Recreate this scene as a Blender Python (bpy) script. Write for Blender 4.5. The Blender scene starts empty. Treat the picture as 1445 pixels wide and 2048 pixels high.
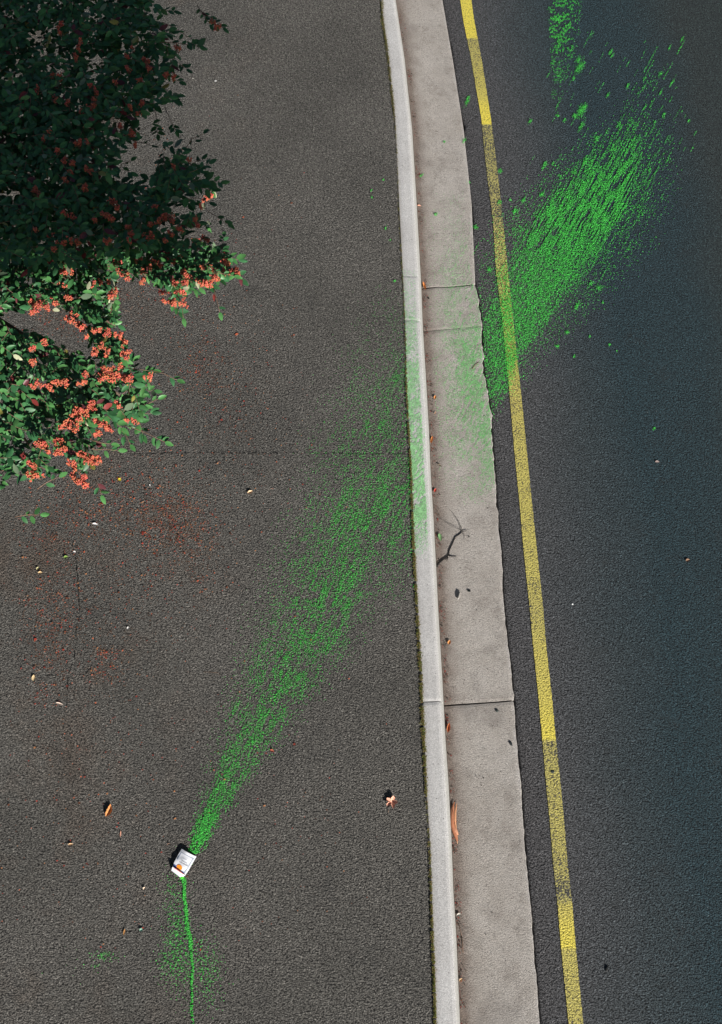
import bpy, math, random
import numpy as np
from mathutils import Vector, Matrix, noise
R = math.radians
random.seed(7); rng = np.random.default_rng(11)
S = bpy.context.scene; COL = S.collection

# ------------------------------------------------------------------ camera, light, exposure
CAM_H, TH, F = 8.0, R(23.0), 2275.0          # height, tilt from straight down, focal length in photo pixels
cam = bpy.data.cameras.new('camera'); camo = bpy.data.objects.new('camera', cam); COL.objects.link(camo)
camo.location = (0, 0, CAM_H); camo.rotation_euler = (TH, 0, 0)
cam.sensor_fit = 'VERTICAL'; cam.sensor_height = 24.0; cam.lens = 24.0 * F / 2048.0
cam.clip_start = 0.05; cam.clip_end = 2000
S.camera = camo
DECK_BACK, DECK_Z, SLOPE = 2.3, 6.15, 1.962   # rear lower edge of the footbridge and the sun's slope along y
SDX, SDY = -0.5, 0.866
EL = math.atan(SDY / SLOPE)
sun = bpy.data.lights.new('sun', 'SUN'); suno = bpy.data.objects.new('sun', sun); COL.objects.link(suno)
sun.energy = 5.0; sun.angle = R(0.53); sun.color = (1.0, 0.955, 0.90)
sd = Vector((SDX * math.cos(EL), SDY * math.cos(EL), -math.sin(EL)))
suno.rotation_euler = sd.to_track_quat('-Z', 'Y').to_euler(); suno.location = (6, -10, 12)
W = bpy.data.worlds.new("World"); S.world = W; W.use_nodes = True
wn = W.node_tree; sky = wn.nodes.new('ShaderNodeTexSky'); sky.sky_type = 'NISHITA'; sky.sun_disc = False
sky.sun_elevation = EL; sky.sun_rotation = math.atan2(-SDX, -SDY)
bg = wn.nodes['Background']; bg.inputs[1].default_value = 0.034; wn.links.new(sky.outputs[0], bg.inputs[0])
S.view_settings.view_transform = 'Standard'; S.view_settings.look = 'None'
S.view_settings.exposure = 0.64; S.view_settings.gamma = 1.0

# ------------------------------------------------------------------ helpers
ct, st = math.cos(TH), math.sin(TH)
def P(px, py, z=0.0):
    a = (px - 722.5) / F; b = (1024.0 - py) / F
    t = (CAM_H - z) / (ct - b * st)
    return Vector((a * t, (b * ct + st) * t, z))
def PN(px, py, z):
    px = np.asarray(px, float); py = np.asarray(py, float); z = np.asarray(z, float)
    a = (px - 722.5) / F; b = (1024.0 - py) / F
    t = (CAM_H - z) / (ct - b * st)
    return np.stack([a * t, (b * ct + st) * t, z + 0 * a], -1)
def proj(p):
    dz = p[2] - CAM_H
    d = -dz * ct + p[1] * st; v = p[1] * ct + dz * st
    return 722.5 + F * p[0] / d, 1024.0 - F * v / d
def tag(o, label=None, cat=None, group=None, kind=None):
    if label: o['label'] = label
    if cat: o['category'] = cat
    if group: o['group'] = group
    if kind: o['kind'] = kind
    return o
def mesh_obj(name, verts, faces, mat, parent=None, smooth=True, loc=None, uvs=None):
    me = bpy.data.meshes.new(name)
    me.from_pydata([tuple(v) for v in verts], [], faces); me.update()
    if uvs is not None:
        l = me.uv_layers.new(name='UVMap'); vi = np.zeros(len(me.loops), int); me.loops.foreach_get('vertex_index', vi)
        l.data.foreach_set('uv', np.asarray(uvs, float)[vi].ravel())
    if smooth: me.polygons.foreach_set('use_smooth', [True] * len(me.polygons))
    if mat: me.materials.append(mat)
    o = bpy.data.objects.new(name, me); COL.objects.link(o)
    if loc is not None:
        loc = Vector(loc); me.transform(Matrix.Translation(-loc)); o.location = loc
    if parent: o.parent = parent; o.matrix_parent_inverse = Matrix.Translation(-parent.location)
    return o
def empty(name, loc):
    o = bpy.data.objects.new(name, None); o.location = loc; o.empty_display_size = 0.05; COL.objects.link(o); return o
def soup(name, V, mat, parent=None, faces=None, cols=None, smooth=False):
    """V: (N,m,3) copies of a small template whose faces (same corner count) are listed in faces."""
    N, m, _ = V.shape
    if faces is None: faces = np.arange(m)[None]
    faces = np.asarray(faces); k = faces.shape[1]
    idx = (np.arange(N)[:, None, None] * m + faces[None]).reshape(-1)
    nf = N * faces.shape[0]
    me = bpy.data.meshes.new(name)
    me.vertices.add(N * m); me.vertices.foreach_set('co', V.reshape(-1).astype(np.float32))
    me.loops.add(len(idx)); me.loops.foreach_set('vertex_index', idx.astype(np.int32))
    me.polygons.add(nf); me.polygons.foreach_set('loop_start', (np.arange(nf) * k).astype(np.int32))
    me.update(calc_edges=True)
    if smooth: me.polygons.foreach_set('use_smooth', np.ones(nf, bool))
    if cols is not None:
        at = me.color_attributes.new('Col', 'FLOAT_COLOR', 'POINT')
        c = np.ones((N, m, 4)); c[..., :3] = cols[:, None, :] if cols.ndim == 2 else cols
        at.data.foreach_set('color', c.reshape(-1).astype(np.float32))
    me.materials.append(mat); me.validate()
    o = bpy.data.objects.new(name, me); COL.objects.link(o)
    if parent: o.parent = parent; o.matrix_parent_inverse = Matrix.Translation(-parent.location)
    return o
def tube_geo(pts, rad, n=6):
    pts = [Vector(p) for p in pts]; V = []; Fc = []
    for i, p in enumerate(pts):
        d = (pts[min(i + 1, len(pts) - 1)] - pts[max(i - 1, 0)]).normalized()
        u = d.cross(Vector((0.13, 0.21, 1))).normalized(); w = d.cross(u)
        for k in range(n):
            a = 2 * math.pi * k / n; V.append(p + (u * math.cos(a) + w * math.sin(a)) * rad[i])
    for i in range(len(pts) - 1):
        for k in range(n):
            Fc.append((i * n + k, i * n + (k + 1) % n, (i + 1) * n + (k + 1) % n, (i + 1) * n + k))
    Fc.append(tuple(range(n))[::-1]); Fc.append(tuple((len(pts) - 1) * n + k for k in range(n)))
    return V, Fc
class MB:
    def __init__(s): s.v = []; s.f = []
    def add(s, V, Fc):
        o = len(s.v); s.v += [tuple(v) for v in V]; s.f += [tuple(i + o for i in f) for f in Fc]; return s
    def box(s, a, b):
        x0, y0, z0 = a; x1, y1, z1 = b
        return s.add([(x0,y0,z0),(x1,y0,z0),(x1,y1,z0),(x0,y1,z0),(x0,y0,z1),(x1,y0,z1),(x1,y1,z1),(x0,y1,z1)],
                     [(0,3,2,1),(4,5,6,7),(0,1,5,4),(1,2,6,5),(2,3,7,6),(3,0,4,7)])
    def tube(s, p, r, n=6): return s.add(*tube_geo(p, r, n))
    def build(s, name, mat, parent=None, smooth=True, loc=None): return mesh_obj(name, s.v, s.f, mat, parent, smooth, loc)

# ------------------------------------------------------------------ materials
class NT:
    def __init__(s, name, rough=0.9, spec=0.3):
        s.m = bpy.data.materials.new(name); s.m.use_nodes = True; s.t = s.m.node_tree
        s.b = s.t.nodes['Principled BSDF']; s.b.inputs['Roughness'].default_value = rough
        s.b.inputs['Specular IOR Level'].default_value = spec
    def n(s, ty, ins=None, **kw):
        nd = s.t.nodes.new(ty)
        for k, v in kw.items(): setattr(nd, k, v)
        for k, v in (ins or {}).items():
            sock = nd.inputs[k]
            if hasattr(v, 'is_output'): s.t.links.new(v, sock)
            else: sock.default_value = v
        return nd
    def l(s, a, b): s.t.links.new(a, b)
    def pos(s): return s.n('ShaderNodeTexCoord').outputs['Object']
    def noise(s, sc, det=2, rough=0.5, vec=None, dist=0.0):
        return s.n('ShaderNodeTexNoise', {'Scale': sc, 'Detail': det, 'Roughness': rough, 'Distortion': dist, 'Vector': vec or s.pos()}).outputs['Fac']
    def voro(s, sc, feat='F1', vec=None):
        return s.n('ShaderNodeTexVoronoi', {'Scale': sc, 'Vector': vec or s.pos()}, feature=feat)
    def ramp(s, fac, stops):
        nd = s.n('ShaderNodeValToRGB', {'Fac': fac}); e = nd.color_ramp.elements
        while len(e) < len(stops): e.new(0.5)
        for i, (p, c) in enumerate(stops):
            e[i].position = p; e[i].color = (*c, 1) if isinstance(c, tuple) else (c, c, c, 1)
        return nd.outputs['Color']
    def mix(s, fac, a, b, mode='MIX'):
        nd = s.n('ShaderNodeMix', data_type='RGBA', blend_type=mode)
        for i, v in ((0, fac), (6, a), (7, b)):
            if hasattr(v, 'is_output'): s.l(v, nd.inputs[i])
            else: nd.inputs[i].default_value = (*v, 1) if isinstance(v, tuple) else v
        return nd.outputs[2]
    def math(s, op, a, b=0.0, c=None, clamp=False):
        nd = s.n('ShaderNodeMath', operation=op, use_clamp=clamp)
        for i, v in enumerate((a, b) if c is None else (a, b, c)):
            if hasattr(v, 'is_output'): s.l(v, nd.inputs[i])
            else: nd.inputs[i].default_value = v
        return nd.outputs[0]
    def bump(s, h, dist, strength=1.0):
        nd = s.n('ShaderNodeBump', {'Strength': strength, 'Distance': dist, 'Height': h}); s.l(nd.outputs[0], s.b.inputs['Normal']); return nd
    def color(s, c):
        if hasattr(c, 'is_output'): s.l(c, s.b.inputs['Base Color'])
        else: s.b.inputs['Base Color'].default_value = (*c, 1)
        return s
def grain(N, coarse=64.0):
    """stone chips standing out of the binder; flat noise, so that paint lying on the chips follows them"""
    a = N.n('ShaderNodeTexNoise', {'Scale': coarse, 'Detail': 4, 'Roughness': .72, 'Vector': N.pos()}, noise_dimensions='2D').outputs['Fac']
    v = N.n('ShaderNodeTexVoronoi', {'Scale': coarse * 1.5, 'Vector': N.pos()}, voronoi_dimensions='2D').outputs['Distance']
    return N.math('ADD', a, N.math('MULTIPLY', v, -0.50))

def asphalt(name, road=False):
    N = NT(name, 0.85, 0.35)
    g = grain(N)
    fine = N.noise(210, 2, 0.7)
    big = N.noise(1.1, 3)
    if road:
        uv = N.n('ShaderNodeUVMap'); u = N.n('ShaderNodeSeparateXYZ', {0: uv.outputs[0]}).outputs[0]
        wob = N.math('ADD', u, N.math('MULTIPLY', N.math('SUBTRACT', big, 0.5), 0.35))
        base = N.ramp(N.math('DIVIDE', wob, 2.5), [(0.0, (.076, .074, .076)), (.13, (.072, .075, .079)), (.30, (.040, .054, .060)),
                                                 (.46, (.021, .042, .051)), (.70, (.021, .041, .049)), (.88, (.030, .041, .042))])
    else:
        base = N.ramp(big, [(.35, (.094, .090, .081)), (.65, (.118, .112, .101))])
        br = N.noise(2.2, 4, 0.6)
        x = N.n('ShaderNodeSeparateXYZ', {0: N.pos()}).outputs[0]
        left = N.n('ShaderNodeMapRange', {'Value': x, 'From Min': -0.5, 'From Max': -2.4}).outputs[0]
        k = N.math('MULTIPLY', N.ramp(br, [(.5, 0.0), (.7, 1.0)]), left)
        base = N.mix(N.math('MULTIPLY', k, 0.55), base, (.085, .056, .038))
    col = N.mix(1.0, base, N.ramp(fine, [(.28, 0.75), (.5, 1.0), (.72, 1.35)]), 'MULTIPLY')
    col = N.mix(1.0, col, N.ramp(g, [(.08, 0.30), (.22, .85), (.36, 1.2), (.52, 1.7)]), 'MULTIPLY')
    vc = N.n('ShaderNodeTexVoronoi', {'Scale': 125.0, 'Vector': N.pos()}, voronoi_dimensions='2D').outputs['Color']
    col = N.mix(1.0, col, N.ramp(N.n('ShaderNodeSeparateXYZ', {0: vc}).outputs[0], [(.0, .65), (.5, .95), (.85, 1.2), (1.0, 1.9)]), 'MULTIPLY')
    col = N.mix(N.ramp(N.noise(4.2, 5, .7), [(.56, 0.0), (.74, .38)]), col, (.030, .032, .032))
    # pale chips of stone
    v = N.voro(55); chip = N.ramp(v.outputs['Distance'], [(.10, 1.0), (.16, 0.0)])
    pick = N.ramp(N.n('ShaderNodeSeparateXYZ', {0: v.outputs['Color']}).outputs[0], [(.93, 0.0), (.95, 1.0)])
    col = N.mix(N.math('MULTIPLY', chip, pick), col, (.42, .41, .40) if not road else (.22, .25, .26))
    N.color(col); N.bump(g, 0.020 if not road else 0.018)
    return N.m
def concrete(name, top):
    N = NT(name, 0.85, 0.25)
    uv = N.n('ShaderNodeUVMap'); sp = N.n('ShaderNodeSeparateXYZ', {0: uv.outputs[0]}); u = sp.outputs[0]
    cloud = N.noise(3.0, 5, 0.65); fine = N.noise(160, 3, 0.7)
    if top:
        base = N.ramp(cloud, [(.3, (.44, .43, .42)), (.7, (.54, .535, .525))])
        base = N.mix(N.ramp(u, [(.0, .75), (.10, .15), (.2, 0.0)]), base, (.20, .17, .12))
        base = N.mix(N.ramp(u, [(.76, 0.0), (.84, 0.9), (.98, .9), (1.0, 0.0)]), base, (.40, .40, .38))
        base = N.mix(N.ramp(u, [(.95, 0.0), (1.0, .8)]), base, (.22, .18, .12))
    else:
        base = N.ramp(cloud, [(.3, (.43, .392, .352)), (.7, (.54, .505, .465))])
        uw = N.math('ADD', u, N.math('MULTIPLY', N.math('SUBTRACT', N.noise(9, 3), .5), .16))
        dirt = N.ramp(uw, [(.0, .85), (.07, .8), (.14, .45), (.24, .14), (.38, 0.0)])
        base = N.mix(dirt, base, (.175, .130, .105))
        base = N.mix(N.ramp(uw, [(.955, 0.0), (1.0, .55)]), base, (.52, .50, .48))
        st_ = N.ramp(N.noise(5.5, 6, .75), [(.50, 0.0), (.70, .55)]); base = N.mix(st_, base, (.23, .20, .175))
        base = N.mix(N.ramp(N.noise(1.7, 3, .6), [(.58, 0.0), (.66, .35)]), base, (.20, .18, .165))
        sp2 = N.ramp(N.noise(42, 3, .7), [(.26, 0.75), (.36, 0.0)]); base = N.mix(sp2, base, (.09, .08, .07))
    col = N.mix(1.0, base, N.ramp(fine, [(.3, .58), (.5, 1.0), (.7, 1.35)]), 'MULTIPLY')
    if not top:
        gr = N.noise(135, 2, .6); col = N.mix(N.ramp(gr, [(.30, .75), (.42, 0.0)]), col, (.12, .105, .095))
    v = N.voro(30 if top else 46); pit = N.ramp(v.outputs['Distance'], [(.07, 1.0), (.13, 0.0)])
    pick = N.ramp(N.n('ShaderNodeSeparateXYZ', {0: v.outputs['Color']}).outputs[1], [(.72, 0.0), (.78, .9)])
    col = N.mix(N.math('MULTIPLY', pit, pick), col, (.07, .065, .06))
    N.color(col)
    h = N.math('ADD', N.noise(115, 4, .8), N.math('MULTIPLY', N.noise(9, 2), .35))
    N.bump(h, 0.0035 if top else 0.014)
    return N.m
def paint_mat(name):
    N = NT(name, .7, .3)
    a = N.n('ShaderNodeAttribute', attribute_name='Col').outputs['Color']
    g = grain(N)
    c = N.mix(1.0, a, N.ramp(N.noise(170, 2, .7), [(.3, .7), (.7, 1.35)]), 'MULTIPLY')
    c = N.mix(N.ramp(g, [(.10, .9), (.22, 0.0)]), c, (.022, .050, .030))
    N.color(c); N.bump(g, .014); return N.m
def attr_mat(name, rough, spec, bumpd=0.0, under=None, jit=0.25, nsc=30):
    N = NT(name, rough, spec)
    a = N.n('ShaderNodeAttribute', attribute_name='Col').outputs['Color']
    c = N.mix(1.0, a, N.ramp(N.noise(nsc, 2), [(.3, 1 - jit), (.7, 1 + jit)]), 'MULTIPLY')
    if under:
        back = N.n('ShaderNodeNewGeometry').outputs['Backfacing']
        c = N.mix(back, c, N.mix(0.75, a, under))
    N.color(c)
    if bumpd: N.bump(grain(N), bumpd)
    return N.m
def simple(name, c, rough=0.7, spec=0.3, jit=0.3, sc=60, bumpd=0.0015):
    N = NT(name, rough, spec)
    N.color(N.mix(1.0, c, N.ramp(N.noise(sc, 4, .65), [(.25, 1 - jit), (.75, 1 + jit)]), 'MULTIPLY'))
    if bumpd: N.bump(N.noise(sc * 1.3, 3), bumpd)
    return N.m
M = {}
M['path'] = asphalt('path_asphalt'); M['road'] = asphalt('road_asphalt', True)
M['kerb'] = concrete('kerb_concrete', True); M['gutter'] = concrete('gutter_concrete', False)
M['soil'] = simple('soil', (.05, .045, .03), .95, .1, .4, 8, .01)
M['dark'] = simple('crack_fill', (.008, .009, .009), .95, .1)
M['green'] = paint_mat('green_paint'); M['greenwash'] = attr_mat('green_paint_wash', .8, .2, 0, jit=.2)
M['litter'] = attr_mat('crushed_berries', .7, .3)
M['moss'] = attr_mat('moss_growth', .95, .1)
M['leaf'] = attr_mat('shrub_leaf', .45, .35, under=(.17, .23, .15), jit=.2)
M['berry'] = attr_mat('berry_skin', .35, .5, jit=.15)
M['bark'] = simple('bark', (.12, .085, .06), .85, .2, .4, 50, .004)
M['twig'] = simple('twig_bark', (.20, .125, .085), .7, .3, .3, 80)
M['darktwig'] = simple('dead_twig', (.022, .020, .018), .8, .3, .4, 90)
M['concretebridge'] = simple('bridge_concrete', (.32, .31, .29), .85, .2, .2, 6, .004)
M['steel'] = simple('railing_steel', (.25, .26, .27), .45, .6, .1, 20, 0)
M['white'] = simple('pouch_film', (.66, .68, .72), .42, .5, .05, 30, .001)
M['silver'] = simple('pouch_grey_print', (.36, .40, .47), .45, .5, .12, 40, 0)
M['red'] = simple('pouch_red_print', (.6, .09, .05), .5, .4, .1, 40, 0)
M['orange'] = simple('pouch_orange_print', (.85, .26, .02), .5, .4, .15, 90, 0)
M['ink'] = simple('pouch_ink', (.10, .10, .13), .6, .3, .1, 40, 0)
M['blue'] = simple('pouch_blue_shade', (.12, .17, .42), .5, .4, .1, 40, 0)  # bluish shade under the raised flap, put into the film colour

# yellow line: worn thermoplastic, wear follows the painted strip's own uv (v = metres along it)
def yellow():
    N = NT('yellow_line_paint', .7, .35)
    a = N.n('ShaderNodeAttribute', attribute_name='Wear').outputs['Fac']
    g = grain(N)
    n1 = N.noise(95, 3, .7)
    worn = N.math('LESS_THAN', N.math('ADD', n1, N.math('MULTIPLY', N.noise(8, 2), .18)), N.math('ADD', .36, N.math('MULTIPLY', a, .27)))
    y = N.ramp(a, [(.0, (.80, .67, .085)), (.35, (.56, .48, .11)), (.8, (.41, .37, .13))])
    y = N.mix(1.0, y, N.ramp(g, [(.08, .5), (.22, .95), (.5, 1.2)]), 'MULTIPLY')
    N.color(N.mix(worn, y, (.062, .060, .060))); N.bump(g, .010)
    return N.m
M['yellow'] = yellow()

# ------------------------------------------------------------------ traced edges (photo pixels) -> world x as a function of y
KL = [(765,41),(773,86),(781,155),(788.6,225),(794.7,308),(797.5,420),(802.5,503),(806.5,580),(810.6,665),(812.5,761),(817.5,858),(823,955),(827,1080),(831.6,1164),(836.3,1258),(842,1352),(845.7,1445),(849,1500),(852.6,1588),(859.5,1699),(863,1810),(869,1976),(870,2008)]
KR = [(797,41),(807,94),(817,169),(822.5,225),(829.5,308),(833.7,392),(838,475),(843.5,565),(846.6,651),(853.5,761),(859,858),(863,955),(868.5,1040),(872.7,1117),(878.5,1234),(885.6,1352),(892,1475),(898,1561),(904,1671),(908,1782),(913.5,1865),(919.6,2006)]
GR = [(892,42),(899,80),(907.5,127),(913,169),(918.6,211),(924,236),(929,250),(926,262),(930,281),(931,322),(938,384),(944,415),(946,440),(945,462),(939,480),(940,503),(942,540),(949,560),(957,595),(961.5,625),(963,645),(965.6,678),(965,700),(968,734),(974,775),(981,817),(983.6,858),(988,914),(992,969),(996,1038),(1000,1070),(1004,1112),(1007,1199),(1014.5,1270),(1023,1340),(1028.5,1398),(1030,1430),(1032.5,1475),(1038,1519),(1043.6,1588),(1048,1658),(1054.7,1741),(1061.6,1810),(1067,1879),(1077,2006)]
YL = [(927,41),(942,114),(963,236),(973,336),(987,448),(993,548),(1003,623),(1013,720),(1019.6,789),(1029,900),(1040,1010),(1047,1093),(1053,1152),(1060,1218),(1067,1293),(1076.6,1387),(1084,1466),(1092,1561),(1100,1644),(1107,1727),(1115.6,1810),(1122.5,1893),(1133.5,2005)]
YR = [(949,41),(965,125),(984,248),(995,336),(1007,448),(1017,548),(1025,623),(1035,720),(1043,789),(1054,900),(1065,1010),(1073.6,1093),(1080,1152),(1087,1218),(1093,1293),(1103.6,1387),(1111,1466),(1121,1561),(1129,1644),(1135.5,1727),(1145.5,1810),(1152,1893),(1163,2005)]
KZ = 0.12
def line_fn(px, z):
    q = np.array([P(a, b, z)[:] for a, b in px]); q = q[np.argsort(q[:, 1])]
    y = q[:, 1]; x = q[:, 0]
    k0 = (x[6] - x[0]) / (y[6] - y[0]); k1 = (x[-1] - x[-5]) / (y[-1] - y[-5])
    y = np.concatenate([[y[0] - 30], y, [y[-1] + 3, y[-1] + 30]])
    x = np.concatenate([[x[0] - 30 * k0], x, [x[-1] + 3 * k1, x[-1] + 3 * k1 + 27 * (k1 * 1.6)]])
    return lambda t: np.interp(t, y, x)
fKL, fKR, fGR, fYL, fYR = line_fn(KL, KZ), line_fn(KR, 0.0), line_fn(GR, 0.012), line_fn(YL, .004), line_fn(YR, .004)
ypx = lambda L: (np.array([b for a, b in L]), np.array([a for a, b in L]))
pKL, pKR, pGR = [(lambda q, d=ypx(L): np.interp(q, *d)) for L in (KL, KR, GR)]
def nz(x, y, s, seed=0.0): return noise.noise(Vector((x * s, y * s, seed)))

YS = np.concatenate([np.arange(-28, -1, 1.0), np.arange(-1.0, 10.0, 0.02), np.arange(10, 38, 1.0)])
# ------------------------------------------------------------------ ground, path, road
tag(mesh_obj('ground', [(-400,-400,-.06),(400,-400,-.06),(400,400,-.06),(-400,400,-.06)], [(0,1,2,3)], M['soil']), kind='structure')
def strip(name, rows, mat, parent=None, us=None, mask=None):
    """rows: (n, m, 3) grid"""
    rows = np.asarray(rows); n, m, _ = rows.shape
    Fc = [(i*m+j, i*m+j+1, (i+1)*m+j+1, (i+1)*m+j) for i in range(n-1) for j in range(m-1)]
    uv = None
    if us is not None: uv = np.stack([np.broadcast_to(us, (n, m)), rows[:, :, 1]], -1).reshape(-1, 2)
    return mesh_obj(name, rows.reshape(-1, 3), Fc, mat, parent, True, None, uv)
cols = np.array([0, .004, .02, .06, .15, .3, .5, .8, 1.2, 1.8, 2.6, 3.6, 5, 8, 14, 26])
rows = []
for y in YS:
    e = float(fKL(y)) - 0.0035 - 0.003 * abs(nz(0, y, 9)) - .003 * nz(0, y, 40, 3)
    r = []
    for c in cols:
        x = e - c
        z = KZ - (0.005 if c == 0 else (0.001 if c == .004 else 0)) + 0.004 * nz(x, y, .9, 5) * min(1, c * 3)
        r.append((x, y, z))
    rows.append(r[::-1])
path = tag(strip('path', rows, M['path']), kind='structure')
rows = []; us = []
for y in YS:
    g = float(fGR(y)); gap = .002 + .009 * max(0, nz(0, y, 3.3, 9) - .02) * (1 if y > 3.5 else .4) + .003 * abs(nz(0, y, 45, 2))
    r = []
    for c in cols:
        x = g + gap + c
        z = (-.03 if c == 0 else (-.006 if c == .004 else 0.0)) + 0.003 * nz(x, y, .7, 8) * min(1, c * 3)
        r.append((x, y, z))
    rows.append(r)
rows = np.array(rows)
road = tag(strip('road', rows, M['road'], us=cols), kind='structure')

# ------------------------------------------------------------------ kerb and gutter, cast in lengths with joints between
def cast(name, lines, prof, ucoord, mat, width_fns, gaps, jag):
    """lines: joint lines as y at left/right; prof: list of (fraction, z)"""
    V = []; Fc = []; UV = []
    m = len(prof)
    for k in range(len(lines) - 1):
        a0, b0 = lines[k]; a1, b1 = lines[k + 1]
        L = (a1 + b1 - a0 - b0) / 2; n = max(2, int(L / (.02 if abs(a0) < 12 and abs(a1) < 12 else .03)))
        if L > 12: n = 40
        base = len(V)
        for i in range(n + 1):
            t = i / n
            for j, (fr, z) in enumerate(prof):
                ya = a0 + (b0 - a0) * fr; yb = a1 + (b1 - a1) * fr
                ya += gaps[k] / 2 + jag[k] * (nz(fr * 3, k, 6, 4) + .5 * nz(fr * 3, k, 25, 4)); yb -= gaps[k + 1] / 2 - jag[k + 1] * (nz(fr * 3, k + 1, 6, 4) + .6 * nz(fr * 3, k, 21, 7))
                y = ya + (yb - ya) * t
                x0, x1 = width_fns(y); x = x0 + (x1 - x0) * fr
                if i in (0, n): z = z - .003
                V.append((x, y, z)); UV.append((ucoord[j], y))
        for i in range(n):
            for j in range(m - 1):
                Fc.append((base + i*m + j, base + i*m + j + 1, base + (i+1)*m + j + 1, base + (i+1)*m + j))
        Fc.append(tuple(base + j for j in range(m))[::-1]); Fc.append(tuple(base + n*m + j for j in range(m)))
    return mesh_obj(name, V, Fc, mat, None, False, None, UV)
def yl(px, py, z): return P(px, py, z).y
kz = KZ + .003
kj = [(-28, -28), (-3.2, -3.2), (yl(846, 1404, kz), yl(884, 1402, kz)), (yl(812, 640, kz), yl(838, 641, kz)), (yl(806, 551, kz), yl(836, 553, kz)), (38, 38)]
def kw(y): return float(fKL(y)) + .0015 * nz(1, y, 30), float(fKR(y))
# widths in fractions of the kerb's width; the last tenths are the rounded arris and the battered face
kprof = [(0.0, -.06), (0.0, KZ - .004), (.04, KZ + .001), (.3, KZ + .003), (.66, KZ + .001), (.76, KZ - .003), (.82, KZ - .011), (.87, KZ - .030), (.93, .045), (.985, .008), (1.0, -.06)]
ku = [0, 0, .04, .3, .66, .76, .82, .87, .93, .985, 1.0]
kerb = tag(cast('kerb', kj, kprof, ku, M['kerb'], kw, [0, .006, .007, .004, .002, 0], [0, .001, .003, .0006, .004, 0]), kind='structure')
gj = [(-28, -28), (-3.4, -3.4), (yl(888, 1411, 0), yl(1028, 1402, 0)), (yl(850, 662, 0), yl(961, 653, 0)), (yl(848, 577, 0), yl(949, 570, 0)), (38, 38)]
def gw(y):
    k = float(np.interp(y, [0, 3.2, 4.2, 9], [.5, .6, 1.5, 1.1]))
    return float(fKR(y)) + .001, float(fGR(y)) + k * (.014 * nz(2, y, 7) + .010 * nz(2, y, 19) * (1 + nz(4, y, 3)) + .004 * nz(3, y, 60))
gprof = [(0.0, -.06), (0.0, -.003), (.05, -.004), (.15, -.002), (.3, .001), (.5, .004), (.75, .008), (.95, .012), (.99, .010), (1.0, .004), (1.0, -.05)]
gu = [0, 0, .05, .15, .3, .5, .75, .95, .99, 1, 1]
gutter = tag(cast('gutter', gj, gprof, gu, M['gutter'], gw, [0, .008, .012, .006, .017, 0], [0, .001, .004, .002, .020, 0]), kind='structure')

# ------------------------------------------------------------------ yellow line
ys = np.concatenate([np.arange(-20, -1, .5), np.arange(-1, 10, .015), np.arange(10, 30, .5)])
V = []; wear = []
wk = [(-200, .25), (41, .12), (76, .10), (79, .70), (120, .62), (190, .38), (215, .12), (249, .05), (251, .82), (440, .80), (470, .66), (600, .60), (700, .45), (800, .55), (900, .52), (1000, .50), (1150, .50),
      (1230, .62), (1300, .40), (1400, .30), (1478, .10), (1484, .66), (1600, .60), (1700, .62), (1755, .72), (1790, .98), (1812, .42), (1850, .22), (1895, .10), (1900, .50), (2008, .55), (2300, .5)]
wkx, wky = zip(*wk)
for y in ys:
    for j in range(5):
        x0 = float(fYL(y)) + .003 * nz(5, y, 30) + .003 * nz(5, y, 75); x1 = float(fYR(y)) + .003 * nz(6, y, 30) + .003 * nz(6, y, 75)
        V.append((x0 + (x1 - x0) * j / 4, y, .0045 + 0.003 * nz((x0 + x1) / 2, y, .7, 8)))
        wear.append(float(np.interp(proj((x0, y, 0))[1], wkx, wky)))
n = len(ys)
Fc = [(i*5+j, i*5+j+1, (i+1)*5+j+1, (i+1)*5+j) for i in range(n-1) for j in range(4)]
yo = mesh_obj('yellow_line', V, Fc, M['yellow'])
at = yo.data.attributes.new('Wear', 'FLOAT', 'POINT'); at.data.foreach_set('value', np.array(wear, np.float32))
tag(yo, 'worn yellow edge line painted on the dark road beside the gutter', 'road marking', kind='structure')

# ------------------------------------------------------------------ cracks in the path
def crack(pts, w, breaks=.25):
    mb = MB(); prev = None
    P0 = [P(a, b, KZ) for a, b in pts]
    for a, b in zip(P0[:-1], P0[1:]):
        n = max(2, int((b - a).length / .012)); d = (b - a).normalized(); s = Vector((-d.y, d.x, 0))
        for i in range(n):
            if random.random() < breaks: continue
            def q(t, sd):
                p = a.lerp(b, t); o = .004 * nz(p.x, p.y, 30, 1) + .006 * nz(p.x, p.y, 8, 1)
                ww = w * (.35 + random.random() * .8)
                p = p + s * (o + sd * ww); p.z = KZ + .0035 + 0.004 * nz(p.x, p.y, .9, 5); return p
            mb.add([q(i / n, -1), q((i + 1.1) / n, -1), q((i + 1.1) / n, 1), q(i / n, 1)], [(0, 1, 2, 3)])
    return mb.build('crack', M['dark'], path, False)
crack([(152,1104),(156,1150),(160,1230)], .0016, .4)
crack([(150,1106),(156,1160),(160,1230),(153,1262),(150,1318),(138,1348),(136,1372),(135,1412)], .0022, .3)
crack([(262,908),(400,906),(600,907),(700,908),(815,909)], .0026, .35)
crack([(393,600),(397,700),(415,760),(422,800),(424,880)], .0014, .6)
crack([(310,1500),(305,1560),(280,1640),(262,1760),(225,1810)], .0012, .7)

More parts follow.
